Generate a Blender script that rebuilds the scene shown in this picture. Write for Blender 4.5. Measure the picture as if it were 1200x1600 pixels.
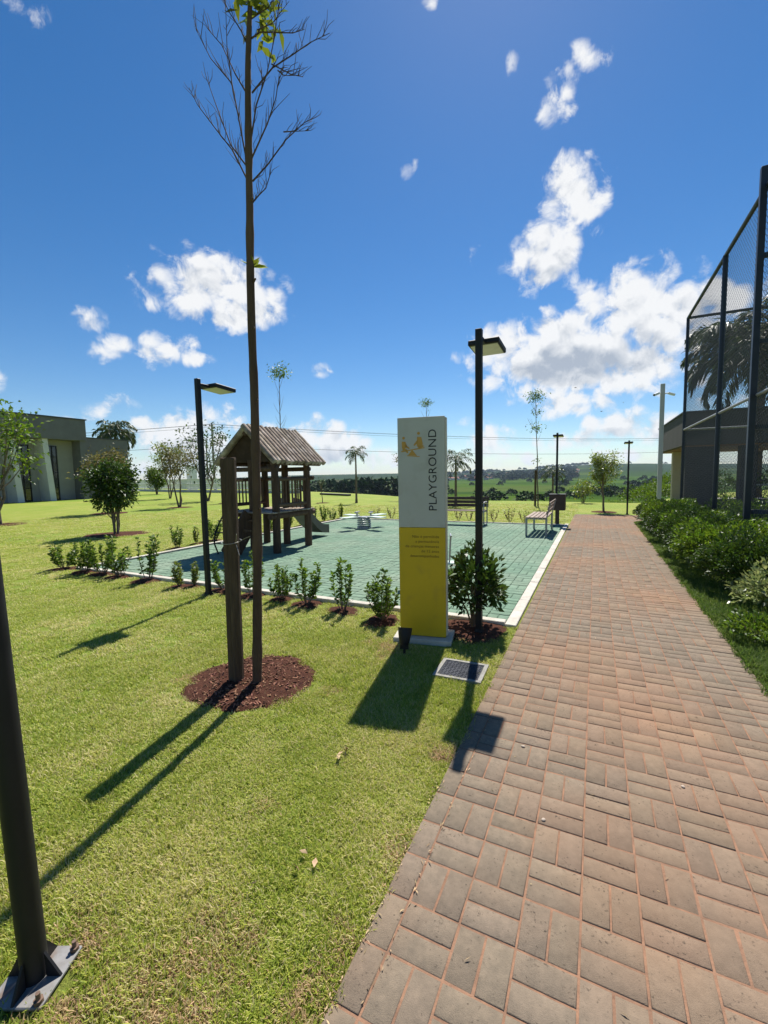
import bpy, bmesh, math, random
import numpy as np
from mathutils import Vector, Matrix, Euler

for o in list(bpy.data.objects):
    bpy.data.objects.remove(o)
scene = bpy.context.scene
C = scene.collection
R = math.radians
rng = np.random.default_rng(7)
random.seed(7)

# ---------------------------------------------------------------- camera
F_PX, PITCH, ROLL, YAW, CAM_H = 677.0, .0833, .0182, .4543, 1.61   # focal length in px of a 1200 px wide frame
_c, _s = math.cos(YAW), math.sin(YAW)
_fw = np.array([-_s, _c, 0.]); _rt = np.array([_c, _s, 0.]); _up = np.array([0, 0, 1.])
CF = _fw * math.cos(PITCH) - _up * math.sin(PITCH)
_u0 = _up * math.cos(PITCH) + _fw * math.sin(PITCH)
CR = _rt * math.cos(ROLL) - _u0 * math.sin(ROLL)
CU = _u0 * math.cos(ROLL) + _rt * math.sin(ROLL)
CP = np.array([0, 0, CAM_H])
cam = bpy.data.cameras.new('camera')
cam_o = bpy.data.objects.new('camera', cam); C.objects.link(cam_o)
m = Matrix.Identity(4)
for i in range(3):
    m[i][0] = CR[i]; m[i][1] = CU[i]; m[i][2] = -CF[i]; m[i][3] = CP[i]
cam_o.matrix_world = m
cam.sensor_fit = 'HORIZONTAL'; cam.sensor_width = 36.0
cam.lens = 36.0 * F_PX / 1200.0
cam.clip_start = 0.02; cam.clip_end = 30000
scene.camera = cam_o

# ---------------------------------------------------------------- sky, sun, exposure
SUN_EL, SUN_AZ = R(54.5), R(-10.5)          # azimuth from +Y towards +X
SUN = np.array([math.sin(SUN_AZ) * math.cos(SUN_EL), math.cos(SUN_AZ) * math.cos(SUN_EL), math.sin(SUN_EL)])
SKY_STRENGTH = 0.062
sun = bpy.data.lights.new('sun', 'SUN'); sun.energy = 4.7; sun.angle = R(0.53); sun.color = (1.0, 0.955, 0.88)
sun_o = bpy.data.objects.new('sun', sun); C.objects.link(sun_o)
sun_o.rotation_mode = 'QUATERNION'; sun_o.rotation_quaternion = Vector(SUN).to_track_quat('Z', 'Y')
sun_o.location = (0, 0, 30)
vs = scene.view_settings
vs.view_transform = 'Standard'; vs.look = 'None'; vs.exposure = 0.72; vs.gamma = 1.0; vs.use_curve_mapping = False
scene.render.engine = 'CYCLES'
scene.cycles.use_denoising = True
scene.cycles.max_bounces = 8; scene.cycles.transparent_max_bounces = 12
scene.cycles.volume_bounces = 0
scene.cycles.sample_clamp_indirect = 6.0


def ray(u, v):
    d = CF + CR * (u - 600) / F_PX - CU * (v - 800) / F_PX
    return d / np.linalg.norm(d)


def ground_at(u, v, z=0.0):
    d = ray(u, v); t = (z - CAM_H) / d[2]
    return CP + d * t


def facing(u, v, base):
    """point seen at (u, v) in the upright plane that faces the camera through base"""
    d = ray(u, v); b = np.array([base[0], base[1], 0.])
    t = ((b - CP) @ _fw) / (d @ _fw)
    return CP + d * t


def in_view(p, margin=40):
    d = np.asarray(p, float) - CP; z = d @ CF
    if z < .2: return False
    u = 600 + F_PX * (d @ CR) / z; v = 800 - F_PX * (d @ CU) / z
    return -margin < u < 1200 + margin and -margin < v < 1600 + margin


world = bpy.data.worlds.new('World'); scene.world = world; world.use_nodes = True
world.cycles.sampling_method = 'MANUAL'; world.cycles.sample_map_resolution = 512
nt = world.node_tree; nt.nodes.clear(); L = nt.links.new


def wn(t, **k):
    n = nt.nodes.new(t)
    for a, b in k.items(): setattr(n, a, b)
    return n


def wmath(op, a, b=None, c=None, clamp=False):
    n = wn('ShaderNodeMath', operation=op, use_clamp=clamp)
    for i, x in enumerate((a, b, c)):
        if x is None: continue
        if isinstance(x, (int, float)): n.inputs[i].default_value = x
        else: L(x, n.inputs[i])
    return n.outputs[0]


def wvec(op, a, b):
    n = wn('ShaderNodeVectorMath', operation=op)
    for i, x in enumerate((a, b)):
        if isinstance(x, (tuple, list, np.ndarray)): n.inputs[i].default_value = tuple(float(q) for q in x)
        else: L(x, n.inputs[i])
    return n.outputs['Value'] if op in ('DOT_PRODUCT', 'LENGTH') else n.outputs[0]


tc = wn('ShaderNodeTexCoord')
dirn = wvec('NORMALIZE', tc.outputs['Generated'], (0, 0, 0))
sky = wn('ShaderNodeTexSky', sky_type='NISHITA')
sky.sun_disc = False; sky.sun_elevation = SUN_EL; sky.sun_rotation = SUN_AZ
sky.altitude = 600; sky.air_density = 1.0; sky.dust_density = 0.15; sky.ozone_density = 2.2
# cumulus clouds: each one a group of soft lobes standing in its own direction of the sky, broken up by noise
LOBES = [  # u, v, half width, half height, weight
    (335, 452, 100, 52, 1.0), (255, 456, 55, 16, .8), (375, 486, 62, 36, 1.0), (412, 474, 30, 28, .8), (292, 424, 34, 26, .85),
    (150, 505, 46, 24, .85), (185, 540, 42, 34, .85), (262, 545, 56, 36, .9), (312, 560, 36, 14, .8),
    (497, 580, 42, 15, .8),
    (895, 300, 52, 54, .95), (862, 400, 66, 52, 1.0), (932, 322, 32, 24, .75), (818, 412, 32, 18, .75),
    (870, 162, 34, 50, .9), (922, 92, 34, 34, .8), (802, 105, 16, 30, .62),
    (1010, 492, 100, 66, 1.1), (885, 560, 125, 58, 1.2), (1075, 468, 85, 42, 1.05), (965, 575, 85, 42, 1.05), (800, 560, 45, 46, .85), (1180, 470, 70, 40, .9),
    (642, 262, 18, 22, .5), (740, 395, 14, 24, .5), (676, 8, 14, 20, .5), (30, 20, 60, 24, .52),
    (172, 632, 60, 22, .85), (290, 690, 84, 40, .92), (215, 664, 46, 16, .8), (352, 655, 42, 34, .8), (90, 652, 70, 13, .6), (250, 728, 100, 18, .7),
    (525, 690, 64, 32, .95), (592, 708, 52, 22, .85), (470, 682, 40, 22, .8), (430, 664, 24, 12, .6), (775, 690, 44, 34, .9), (745, 655, 28, 20, .7), (815, 712, 40, 14, .75),
    (895, 632, 74, 24, .95), (985, 662, 92, 24, .92), (1055, 592, 62, 22, .85), (1150, 640, 90, 34, .85), (1060, 690, 60, 20, .8),
    (880, 690, 90, 17, .85), (690, 716, 60, 14, .75), (980, 712, 100, 13, .8), (400, 728, 60, 12, .65), (60, 725, 110, 16, .7), (640, 690, 30, 10, .5),
    (-120, 600, 110, 60, 1.0), (-320, 480, 140, 70, 1.0), (1350, 560, 150, 70, 1.0),
]
warp = wn('ShaderNodeTexNoise'); warp.inputs['Scale'].default_value = 7.0; warp.inputs['Detail'].default_value = 4
L(dirn, warp.inputs['Vector'])
wofs = wvec('SUBTRACT', warp.outputs['Color'], (.5, .5, .5))
sc_ = wn('ShaderNodeVectorMath', operation='SCALE'); sc_.inputs['Scale'].default_value = .05; L(wofs, sc_.inputs[0])
dw = wvec('ADD', dirn, sc_.outputs[0])
mask = None
for (u, v, w, h, k) in LOBES:
    c0 = ray(u, v)
    k = k * 1.45 - .2 if k > .9 else k
    if v > 640 and 0 < u < 1200: k += .10
    ax = ray(u + w, v) - ray(u - w, v); rx = np.linalg.norm(ax) / 2; ax /= np.linalg.norm(ax)
    ay = ray(u, v - h) - ray(u, v + h); ry = np.linalg.norm(ay) / 2; ay -= ax * (ax @ ay); ay /= np.linalg.norm(ay)
    rel = wvec('SUBTRACT', dw, c0)
    cx = wvec('DOT_PRODUCT', rel, ax / rx); cy = wvec('DOT_PRODUCT', rel, ay / ry)
    cz = wvec('DOT_PRODUCT', rel, c0 * 2.0)
    r2 = wmath('MULTIPLY_ADD', cx, cx, wmath('MULTIPLY_ADD', cy, cy, wmath('MULTIPLY', cz, cz)))
    mk = wmath('SUBTRACT', k, wmath('MULTIPLY', r2, .62))
    mask = mk if mask is None else wmath('SMOOTH_MAX', mask, mk, .22)
# the same kind of scattered cloud goes on outside the picture
gen = wn('ShaderNodeTexNoise'); gen.inputs['Scale'].default_value = 3.2; gen.inputs['Detail'].default_value = 3
L(dirn, gen.inputs['Vector'])
fwd = wvec('DOT_PRODUCT', dirn, CF)
off = wn('ShaderNodeMapRange'); L(fwd, off.inputs[0]); off.inputs[1].default_value = .52; off.inputs[2].default_value = .38
off.inputs[3].default_value = -1.5; off.inputs[4].default_value = 0
genm = wmath('ADD', wmath('MULTIPLY_ADD', gen.outputs['Fac'], 5.0, -2.75), off.outputs[0])
mask = wmath('MAXIMUM', wmath('MAXIMUM', mask, genm), -1.0)


def cloud_noise(vec):
    n1 = wn('ShaderNodeTexNoise'); n1.inputs['Scale'].default_value = 19.0; n1.inputs['Detail'].default_value = 9
    n1.inputs['Roughness'].default_value = .64; n1.inputs['Distortion'].default_value = .35
    L(vec, n1.inputs['Vector'])
    jit = wn('ShaderNodeVectorMath', operation='SCALE'); jit.inputs['Scale'].default_value = .05; L(n1.outputs['Color'], jit.inputs[0])
    vo = wn('ShaderNodeTexVoronoi', feature='F1'); vo.inputs['Scale'].default_value = 26.0; L(wvec('ADD', vec, jit.outputs[0]), vo.inputs['Vector'])   # rounded billows
    return wmath('MULTIPLY_ADD', n1.outputs['Fac'], .80, wmath('MULTIPLY_ADD', vo.outputs['Distance'], -.30, .235))


cn = cloud_noise(dirn)
tosun = (SUN - CF * (SUN @ CF)); tosun = tosun / np.linalg.norm(tosun)
cn2 = cloud_noise(wvec('ADD', dirn, tosun * .022))
dens = wmath('ADD', mask, wmath('MULTIPLY_ADD', cn, 3.1, -1.70))
alpha = wn('ShaderNodeMapRange', interpolation_type='SMOOTHSTEP'); L(dens, alpha.inputs[0])
alpha.inputs[1].default_value = .16; alpha.inputs[2].default_value = .95
core = wn('ShaderNodeMapRange', interpolation_type='SMOOTHSTEP'); L(dens, core.inputs[0])
core.inputs[1].default_value = .75; core.inputs[2].default_value = 1.55
SHADOW = [(905, 572, 110, 34, 1.0), (1010, 545, 60, 30, .75), (300, 716, 90, 16, .7), (535, 712, 70, 14, .6), (860, 430, 50, 16, .45), (340, 500, 80, 14, .4), (985, 678, 90, 10, .6)]
under = None
for (u, v, w, h, k) in SHADOW:      # shaded undersides of the thicker clouds
    c0 = ray(u, v); ax = ray(u + w, v) - ray(u - w, v); rx = np.linalg.norm(ax) / 2; ax /= np.linalg.norm(ax)
    ay = ray(u, v - h) - ray(u, v + h); ry = np.linalg.norm(ay) / 2; ay -= ax * (ax @ ay); ay /= np.linalg.norm(ay)
    rel = wvec('SUBTRACT', dw, c0); cx = wvec('DOT_PRODUCT', rel, ax / rx); cy = wvec('DOT_PRODUCT', rel, ay / ry); cz = wvec('DOT_PRODUCT', rel, c0 * 2.0)
    q_ = wmath('MULTIPLY', wmath('SUBTRACT', 1.25, wmath('MULTIPLY_ADD', cx, cx, wmath('MULTIPLY_ADD', cy, cy, wmath('MULTIPLY', cz, cz))), clamp=True), k)
    under = q_ if under is None else wmath('MAXIMUM', under, q_)
shade = wmath('ADD', wmath('MULTIPLY', under, wmath('MULTIPLY_ADD', cn, 1.1, .25)),
              wmath('ADD', wmath('MULTIPLY_ADD', wmath('SUBTRACT', cn2, cn), 2.8, .0), wmath('MULTIPLY', core.outputs[0], .20)), clamp=True)
cc = wn('ShaderNodeMix', data_type='RGBA'); L(shade, cc.inputs[0])
cc.inputs[6].default_value = (9.3, 9.35, 9.4, 1); cc.inputs[7].default_value = (4.3, 4.85, 5.7, 1)
mixs = wn('ShaderNodeMix', data_type='RGBA'); L(wmath('MULTIPLY', alpha.outputs[0], .97), mixs.inputs[0])
hs = wn('ShaderNodeHueSaturation'); hs.inputs['Saturation'].default_value = 1.34; hs.inputs['Value'].default_value = 1.1; hs.inputs['Hue'].default_value = .502
L(sky.outputs[0], hs.inputs['Color'])
L(hs.outputs[0], mixs.inputs[6]); L(cc.outputs[2], mixs.inputs[7])
bg = wn('ShaderNodeBackground'); bg.inputs['Strength'].default_value = SKY_STRENGTH
L(mixs.outputs[2], bg.inputs['Color'])
wo = wn('ShaderNodeOutputWorld'); L(bg.outputs[0], wo.inputs['Surface'])

# ---------------------------------------------------------------- materials
MATS = {}


def mat(name, rgb, rough=.6, spec=.5, metal=0.0, var=0.0, scale=8.0, detail=5, bump=0.0, bscale=None, rgb2=None, rand=0.0, trans=0.0,
        rgb3=None, scale3=1.5, cut3=(.5, .65), stretch=None, island=False, coord='Object'):
    """procedural material: base colour broken up by noise, per-object / per-piece brightness, fine relief"""
    if name in MATS: return MATS[name]
    mt = bpy.data.materials.new(name); mt.use_nodes = True
    t = mt.node_tree; n = t.nodes; n.clear(); lk = t.links.new
    out = n.new('ShaderNodeOutputMaterial'); b = n.new('ShaderNodeBsdfPrincipled')
    b.inputs['Roughness'].default_value = rough; b.inputs['Specular IOR Level'].default_value = spec; b.inputs['Metallic'].default_value = metal
    g = n.new('ShaderNodeTexCoord'); src = g.outputs[coord] if coord != 'World' else None
    if coord == 'World':
        gg = n.new('ShaderNodeNewGeometry'); src = gg.outputs['Position']
    if stretch:
        mp = n.new('ShaderNodeMapping'); mp.inputs['Scale'].default_value = stretch; lk(src, mp.inputs['Vector']); src = mp.outputs[0]
    col = None
    nz = n.new('ShaderNodeTexNoise'); nz.inputs['Scale'].default_value = scale; nz.inputs['Detail'].default_value = detail
    nz.inputs['Roughness'].default_value = .65; lk(src, nz.inputs['Vector'])
    mx = n.new('ShaderNodeMix'); mx.data_type = 'RGBA'
    r2 = rgb2 if rgb2 else tuple(max(0, x * (1 - var)) for x in rgb)
    r1 = rgb if rgb2 else tuple(x * (1 + var * .6) for x in rgb)
    mx.inputs[6].default_value = (*r1, 1); mx.inputs[7].default_value = (*r2, 1)
    mr = n.new('ShaderNodeMapRange'); mr.inputs[1].default_value = .32; mr.inputs[2].default_value = .68; lk(nz.outputs['Fac'], mr.inputs[0])
    lk(mr.outputs[0], mx.inputs[0]); col = mx.outputs[2]
    if rgb3:
        nz3 = n.new('ShaderNodeTexNoise'); nz3.inputs['Scale'].default_value = scale3; nz3.inputs['Detail'].default_value = 6
        lk(src, nz3.inputs['Vector'])
        m3 = n.new('ShaderNodeMix'); m3.data_type = 'RGBA'
        q = n.new('ShaderNodeMapRange'); q.inputs[1].default_value = cut3[0]; q.inputs[2].default_value = cut3[1]; lk(nz3.outputs['Fac'], q.inputs[0])
        lk(q.outputs[0], m3.inputs[0]); lk(col, m3.inputs[6]); m3.inputs[7].default_value = (*rgb3, 1); col = m3.outputs[2]
    if rand:
        oi = n.new('ShaderNodeObjectInfo'); rv = oi.outputs['Random']
        if island:
            ge = n.new('ShaderNodeNewGeometry'); ad = n.new('ShaderNodeMath'); ad.operation = 'ADD'
            lk(rv, ad.inputs[0]); lk(ge.outputs['Random Per Island'], ad.inputs[1])
            fr = n.new('ShaderNodeMath'); fr.operation = 'FRACT'; lk(ad.outputs[0], fr.inputs[0]); rv = fr.outputs[0]
        hv = n.new('ShaderNodeHueSaturation'); lk(col, hv.inputs['Color'])
        mv = n.new('ShaderNodeMapRange'); mv.inputs[3].default_value = 1 - rand; mv.inputs[4].default_value = 1 + rand; lk(rv, mv.inputs[0])
        lk(mv.outputs[0], hv.inputs['Value'])
        mh = n.new('ShaderNodeMapRange'); mh.inputs[3].default_value = .5 - rand * .04; mh.inputs[4].default_value = .5 + rand * .04
        m7 = n.new('ShaderNodeMath'); m7.operation = 'MULTIPLY'; m7.inputs[1].default_value = 7.31; lk(rv, m7.inputs[0])
        f7 = n.new('ShaderNodeMath'); f7.operation = 'FRACT'; lk(m7.outputs[0], f7.inputs[0]); lk(f7.outputs[0], mh.inputs[0])
        lk(mh.outputs[0], hv.inputs['Hue']); col = hv.outputs[0]
    lk(col, b.inputs['Base Color'])
    if bump:
        bn = n.new('ShaderNodeTexNoise'); bn.inputs['Scale'].default_value = bscale or scale * 4; bn.inputs['Detail'].default_value = 6
        bn.inputs['Roughness'].default_value = .7; lk(src, bn.inputs['Vector'])
        bp = n.new('ShaderNodeBump'); bp.inputs['Strength'].default_value = bump; bp.inputs['Distance'].default_value = .02
        lk(bn.outputs['Fac'], bp.inputs['Height']); lk(bp.outputs[0], b.inputs['Normal'])
    sh = b.outputs[0]
    if trans:
        tr = n.new('ShaderNodeBsdfTranslucent')
        hs_ = n.new('ShaderNodeHueSaturation'); hs_.inputs['Hue'].default_value = .485; hs_.inputs['Value'].default_value = 1.5; hs_.inputs['Saturation'].default_value = 1.1
        lk(col, hs_.inputs['Color']); lk(hs_.outputs[0], tr.inputs['Color'])
        ms = n.new('ShaderNodeMixShader'); ms.inputs[0].default_value = trans; lk(sh, ms.inputs[1]); lk(tr.outputs[0], ms.inputs[2]); sh = ms.outputs[0]
    lk(sh, out.inputs['Surface'])
    MATS[name] = mt
    return mt


# ---------------------------------------------------------------- mesh helpers
class MB:
    def __init__(s): s.v = []; s.f = []; s.m = []; s.sm = []

    def add(s, vs, fs, mi=0, smooth=False):
        k = len(s.v); s.v += [tuple(float(q) for q in p) for p in vs]
        for f in fs: s.f.append(tuple(i + k for i in f)); s.m.append(mi); s.sm.append(smooth)
        return s

    def box(s, c, d, rot=None, mi=0, taper=1.0, bev=0.0):
        hx, hy, hz = d[0] / 2, d[1] / 2, d[2] / 2
        if bev:
            b = min(bev, hx * .9, hy * .9, hz * .9); bm = bmesh.new(); bmesh.ops.create_cube(bm, size=1)
            for v in bm.verts:
                v.co.x *= d[0]; v.co.y *= d[1]; v.co.z *= d[2]
            bmesh.ops.bevel(bm, geom=list(bm.edges), offset=b, segments=1, affect='EDGES')
            P = [v.co.copy() for v in bm.verts]; Fc = [tuple(v.index for v in f.verts) for f in bm.faces]; bm.free()
        else:
            P = [Vector((x * hx * (taper if z > 0 else 1), y * hy * (taper if z > 0 else 1), z * hz)) for z in (-1, 1) for y in (-1, 1) for x in (-1, 1)]
            Fc = [(0, 2, 3, 1), (4, 5, 7, 6), (0, 1, 5, 4), (2, 6, 7, 3), (0, 4, 6, 2), (1, 3, 7, 5)]
        if rot is not None:
            M = rot if isinstance(rot, Matrix) else Euler(rot).to_matrix()
            P = [M @ p for p in P]
        return s.add([(p[0] + c[0], p[1] + c[1], p[2] + c[2]) for p in P], Fc, mi)

    def bar(s, a, b, w, h=None, mi=0, up=(0, 0, 1), bev=0.0):
        a, b = Vector(a), Vector(b); h = h or w; d = b - a; ln = d.length; z = d.normalized()
        u = Vector(up)
        if abs(z.dot(u)) > .98: u = Vector((0, 1, 0))
        x = u.cross(z).normalized(); y = z.cross(x)
        M = Matrix((x, y, z)).transposed()
        return s.box((a + b) / 2, (w, h, ln), M, mi, bev=bev)

    def tube(s, pts, rad, sides=8, mi=0, cap=True):
        pts = [Vector(p) for p in pts]; n = len(pts)
        rad = list(rad) if hasattr(rad, '__len__') else [rad] * n
        t0 = (pts[1] - pts[0]).normalized(); x = t0.orthogonal().normalized()
        vs = []; fs = []
        for i, p in enumerate(pts):
            t = ((pts[min(i + 1, n - 1)] - pts[max(i - 1, 0)])).normalized()
            x = (x - t * x.dot(t)).normalized(); y = t.cross(x)
            for k in range(sides):
                a = 2 * math.pi * k / sides
                vs.append(p + (x * math.cos(a) + y * math.sin(a)) * rad[i])
        for i in range(n - 1):
            for k in range(sides):
                fs.append((i * sides + k, i * sides + (k + 1) % sides, (i + 1) * sides + (k + 1) % sides, (i + 1) * sides + k))
        s.add(vs, fs, mi, True)
        if cap:
            s.add(vs[:sides], [tuple(reversed(range(sides)))], mi); s.add(vs[-sides:], [tuple(range(sides))], mi)
        return s

    def prism(s, poly, z0, z1, mi=0):
        n = len(poly)
        return s.add([(x, y, z0) for x, y in poly] + [(x, y, z1) for x, y in poly],
                     [tuple(reversed(range(n))), tuple(range(n, 2 * n))] + [(i, (i + 1) % n, n + (i + 1) % n, n + i) for i in range(n)], mi)

    def mesh(s, name, mats):
        me = bpy.data.meshes.new(name); me.from_pydata(s.v, [], s.f)
        me.polygons.foreach_set('material_index', s.m); me.polygons.foreach_set('use_smooth', s.sm)
        for q in (mats if isinstance(mats, (list, tuple)) else [mats]): me.materials.append(q)
        me.update(); return me

    def obj(s, name, mats, parent=None, loc=None):
        return link(name, s.mesh(name, mats), parent, loc)


def link(name, data, parent=None, loc=None, rz=0.0, sc=None):
    o = bpy.data.objects.new(name, data); C.objects.link(o)
    if parent is not None: o.parent = parent
    if loc is not None: o.location = tuple(float(q) for q in loc)
    if rz: o.rotation_euler = (0, 0, rz)
    if sc is not None: o.scale = sc if hasattr(sc, '__len__') else (sc, sc, sc)
    return o


def tag(o, label=None, cat=None, group=None, kind=None):
    if label: o['label'] = label
    if cat: o['category'] = cat
    if group: o['group'] = group
    if kind: o['kind'] = kind
    return o


def thing(name, label, cat, loc=(0, 0, 0), rz=0.0, group=None, sc=None):
    o = link(name, None, None, loc, rz, sc); o.empty_display_size = .1
    return tag(o, label, cat, group)


def dup(root, loc, rz=0.0, sc=None, label=None, group=None):
    r = root.copy(); C.objects.link(r); r.location = tuple(float(q) for q in loc); r.rotation_euler = (0, 0, rz)
    if sc is not None: r.scale = sc if hasattr(sc, '__len__') else (sc, sc, sc)
    if label: r['label'] = label
    if group: r['group'] = group
    for ch in list(root.children):
        c = ch.copy(); C.objects.link(c); c.parent = r
        for g in ch.children:
            d = g.copy(); C.objects.link(d); d.parent = c
    return r


def np_mesh(name, V, Q, mats, smooth=False):
    V = np.asarray(V, np.float32); Q = np.asarray(Q, np.int32); k = Q.shape[1]
    me = bpy.data.meshes.new(name)
    me.vertices.add(len(V)); me.vertices.foreach_set('co', V.ravel())
    me.loops.add(Q.size); me.loops.foreach_set('vertex_index', Q.ravel())
    me.polygons.add(len(Q)); me.polygons.foreach_set('loop_start', np.arange(len(Q), dtype=np.int32) * k)
    me.polygons.foreach_set('loop_total', np.full(len(Q), k, np.int32))
    if smooth: me.polygons.foreach_set('use_smooth', np.ones(len(Q), bool))
    me.update(calc_edges=True)
    for q in (mats if isinstance(mats, (list, tuple)) else [mats]): me.materials.append(q)
    return me


def unit(a): return a / np.maximum(np.linalg.norm(a, axis=-1, keepdims=True), 1e-9)


def leaf_arrays(P, D, Ln, W, r, fold=.18, droop=.1):
    """one folded leaf (a quad) at each point P pointing along D"""
    n = len(P); D = unit(D); Ln = np.broadcast_to(Ln, (n,))[:, None]; W = np.broadcast_to(W, (n,))[:, None]
    side = unit(np.cross(D, unit(r.normal(size=(n, 3)) + np.array([0, 0, 1.2]))))
    upv = np.cross(side, D)
    upv *= np.sign(upv[:, 2:3] + 1e-6); side = np.cross(D, upv)
    a = P; b = P + D * Ln * .48 + side * W * .5 + upv * W * fold
    t = P + D * Ln - np.array([0, 0, 1.]) * Ln * droop; c = P + D * Ln * .48 - side * W * .5 + upv * W * fold
    V = np.stack([a, b, t, c], 1).reshape(-1, 3)
    Q = np.arange(n * 4).reshape(n, 4)
    return V, Q


def noise3(P, seed=0, f=1.0):
    """cheap smooth pseudo-noise in [-1, 1]"""
    q = np.asarray(P) * f; r = np.random.default_rng(seed); s = 0
    for k in range(5):
        a = r.normal(size=3) * (1 + .55 * k); s = s + np.sin(q @ a + r.uniform(0, 6.28)) / (1 + .35 * k)
    return s / 2.6


# ---------------------------------------------------------------- layout constants (path runs along +Y)
CELL, WX0, WY0 = .1943, -.5986, 1.3814   # basket-weave cell and its origin
PX0, PX1 = WX0 - CELL / 2, WX0 + CELL * 9     # outer edges of the path
PATH_Y0, PATH_Y1 = WY0 - 12 * CELL, WY0 + 86 * CELL
BR_Y0, BR_X1 = WY0 + 74 * CELL, WX0 + 34 * CELL               # branch to the right
TOP = .014                               # top of the paving above the lawn soil
PLX0, PLX1, PLY0, PLY1 = -8.415, -.83, 4.66, 14.2   # green paving between the kerbs
KW = .115


# ---------------------------------------------------------------- ground: one sheet from the lawn to the far hills
def interp(x, xs, ys): return np.interp(x, xs, ys)


def px_az(u): return math.degrees(math.atan((u - 600) / F_PX))


AZ_R = [(-180, 70), (-110, 80), (-60, 130), (px_az(0), 120), (px_az(200), 105), (px_az(350), 72), (px_az(430), 56), (px_az(500), 47), (px_az(620), 33), (px_az(760), 26),
        (px_az(870), 25), (px_az(1000), 24), (px_az(1200), 45), (70, 90), (120, 80), (180, 70)]
RIDGE = [(-180, 4), (-60, 2), (px_az(0), 2), (px_az(350), 3), (px_az(520), 3), (px_az(640), 3), (px_az(700), 1), (px_az(830), 6), (px_az(930), 11), (px_az(1000), 10.5), (px_az(1060), 8),
         (px_az(1200), 6), (60, 8), (180, 4)]


def terrain(x, y):
    x = np.asarray(x, float); y = np.asarray(y, float)
    r = np.hypot(x, y); fwd_ = -x * _s + y * _c; rgt = x * _c + y * _s
    az = np.degrees(np.arctan2(rgt, fwd_))
    Re = interp(az, [a for a, _ in AZ_R], [b for _, b in AZ_R])
    rp = interp(az, [a for a, _ in RIDGE], [b for _, b in RIDGE])
    s_ = np.maximum(r - Re, 0)
    rr = np.maximum(r, 1)
    # elevation angle of the ground in px against the distance beyond the lawn edge
    edge_px = -CAM_H / Re * F_PX
    lo = np.where(edge_px < -35, 1.0, .35)
    ang = interp(np.log(rr), np.log([20, 60, 120, 250, 500, 1000, 1700, 2600, 3600, 8000]), [-58, -66, -50, -37, -24, -13, -6, 0, 0, -6])
    ridge_w = interp(rr, [700, 1500, 2600, 3200, 6000, 8000], [0, .55, 1, .96, .9, .7])
    ang = ang + ridge_w * rp
    z_far = CAM_H + ang / F_PX * rr
    P = np.stack([x, y, 0 * x], -1)
    z_far = z_far + noise3(P, 3, 1 / 260.) * np.clip((rr - 120) / 900, 0, 1) * 2.2 + noise3(P, 5, 1 / 60.) * np.clip((rr - 60) / 300, 0, 1) * .5
    left = np.clip((-az - 14) / 10, 0, 1) * np.clip((az + 120) / 30, 0, 1)
    z_far = z_far * (1 - left) + (CAM_H + (np.minimum(ang, -3) * .25) / F_PX * rr - 1.0) * left
    w = np.clip(s_ / (6 + .25 * Re), 0, 1); w = w * w * (3 - 2 * w)
    return z_far * w


nA, radii = 288, np.concatenate([[0.0], np.geomspace(.6, 16, 26), np.arange(17, 60, 1.5), np.geomspace(61, 8000, 78)])
az_ = np.linspace(0, 2 * math.pi, nA, endpoint=False)
GX = radii[:, None] * np.sin(az_)[None]; GY = radii[:, None] * np.cos(az_)[None]
GZ = terrain(GX, GY)
GV = np.stack([GX, GY, GZ], -1).reshape(-1, 3)
nr = len(radii); I = np.arange(nr - 1)[:, None] * nA + np.arange(nA)[None]; J = np.arange(nr - 1)[:, None] * nA + (np.arange(nA)[None] + 1) % nA
GQ = np.stack([J, I, I + nA, J + nA], -1).reshape(-1, 4)
lawn = bpy.data.materials.new('lawn_and_fields'); lawn.use_nodes = True


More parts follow.
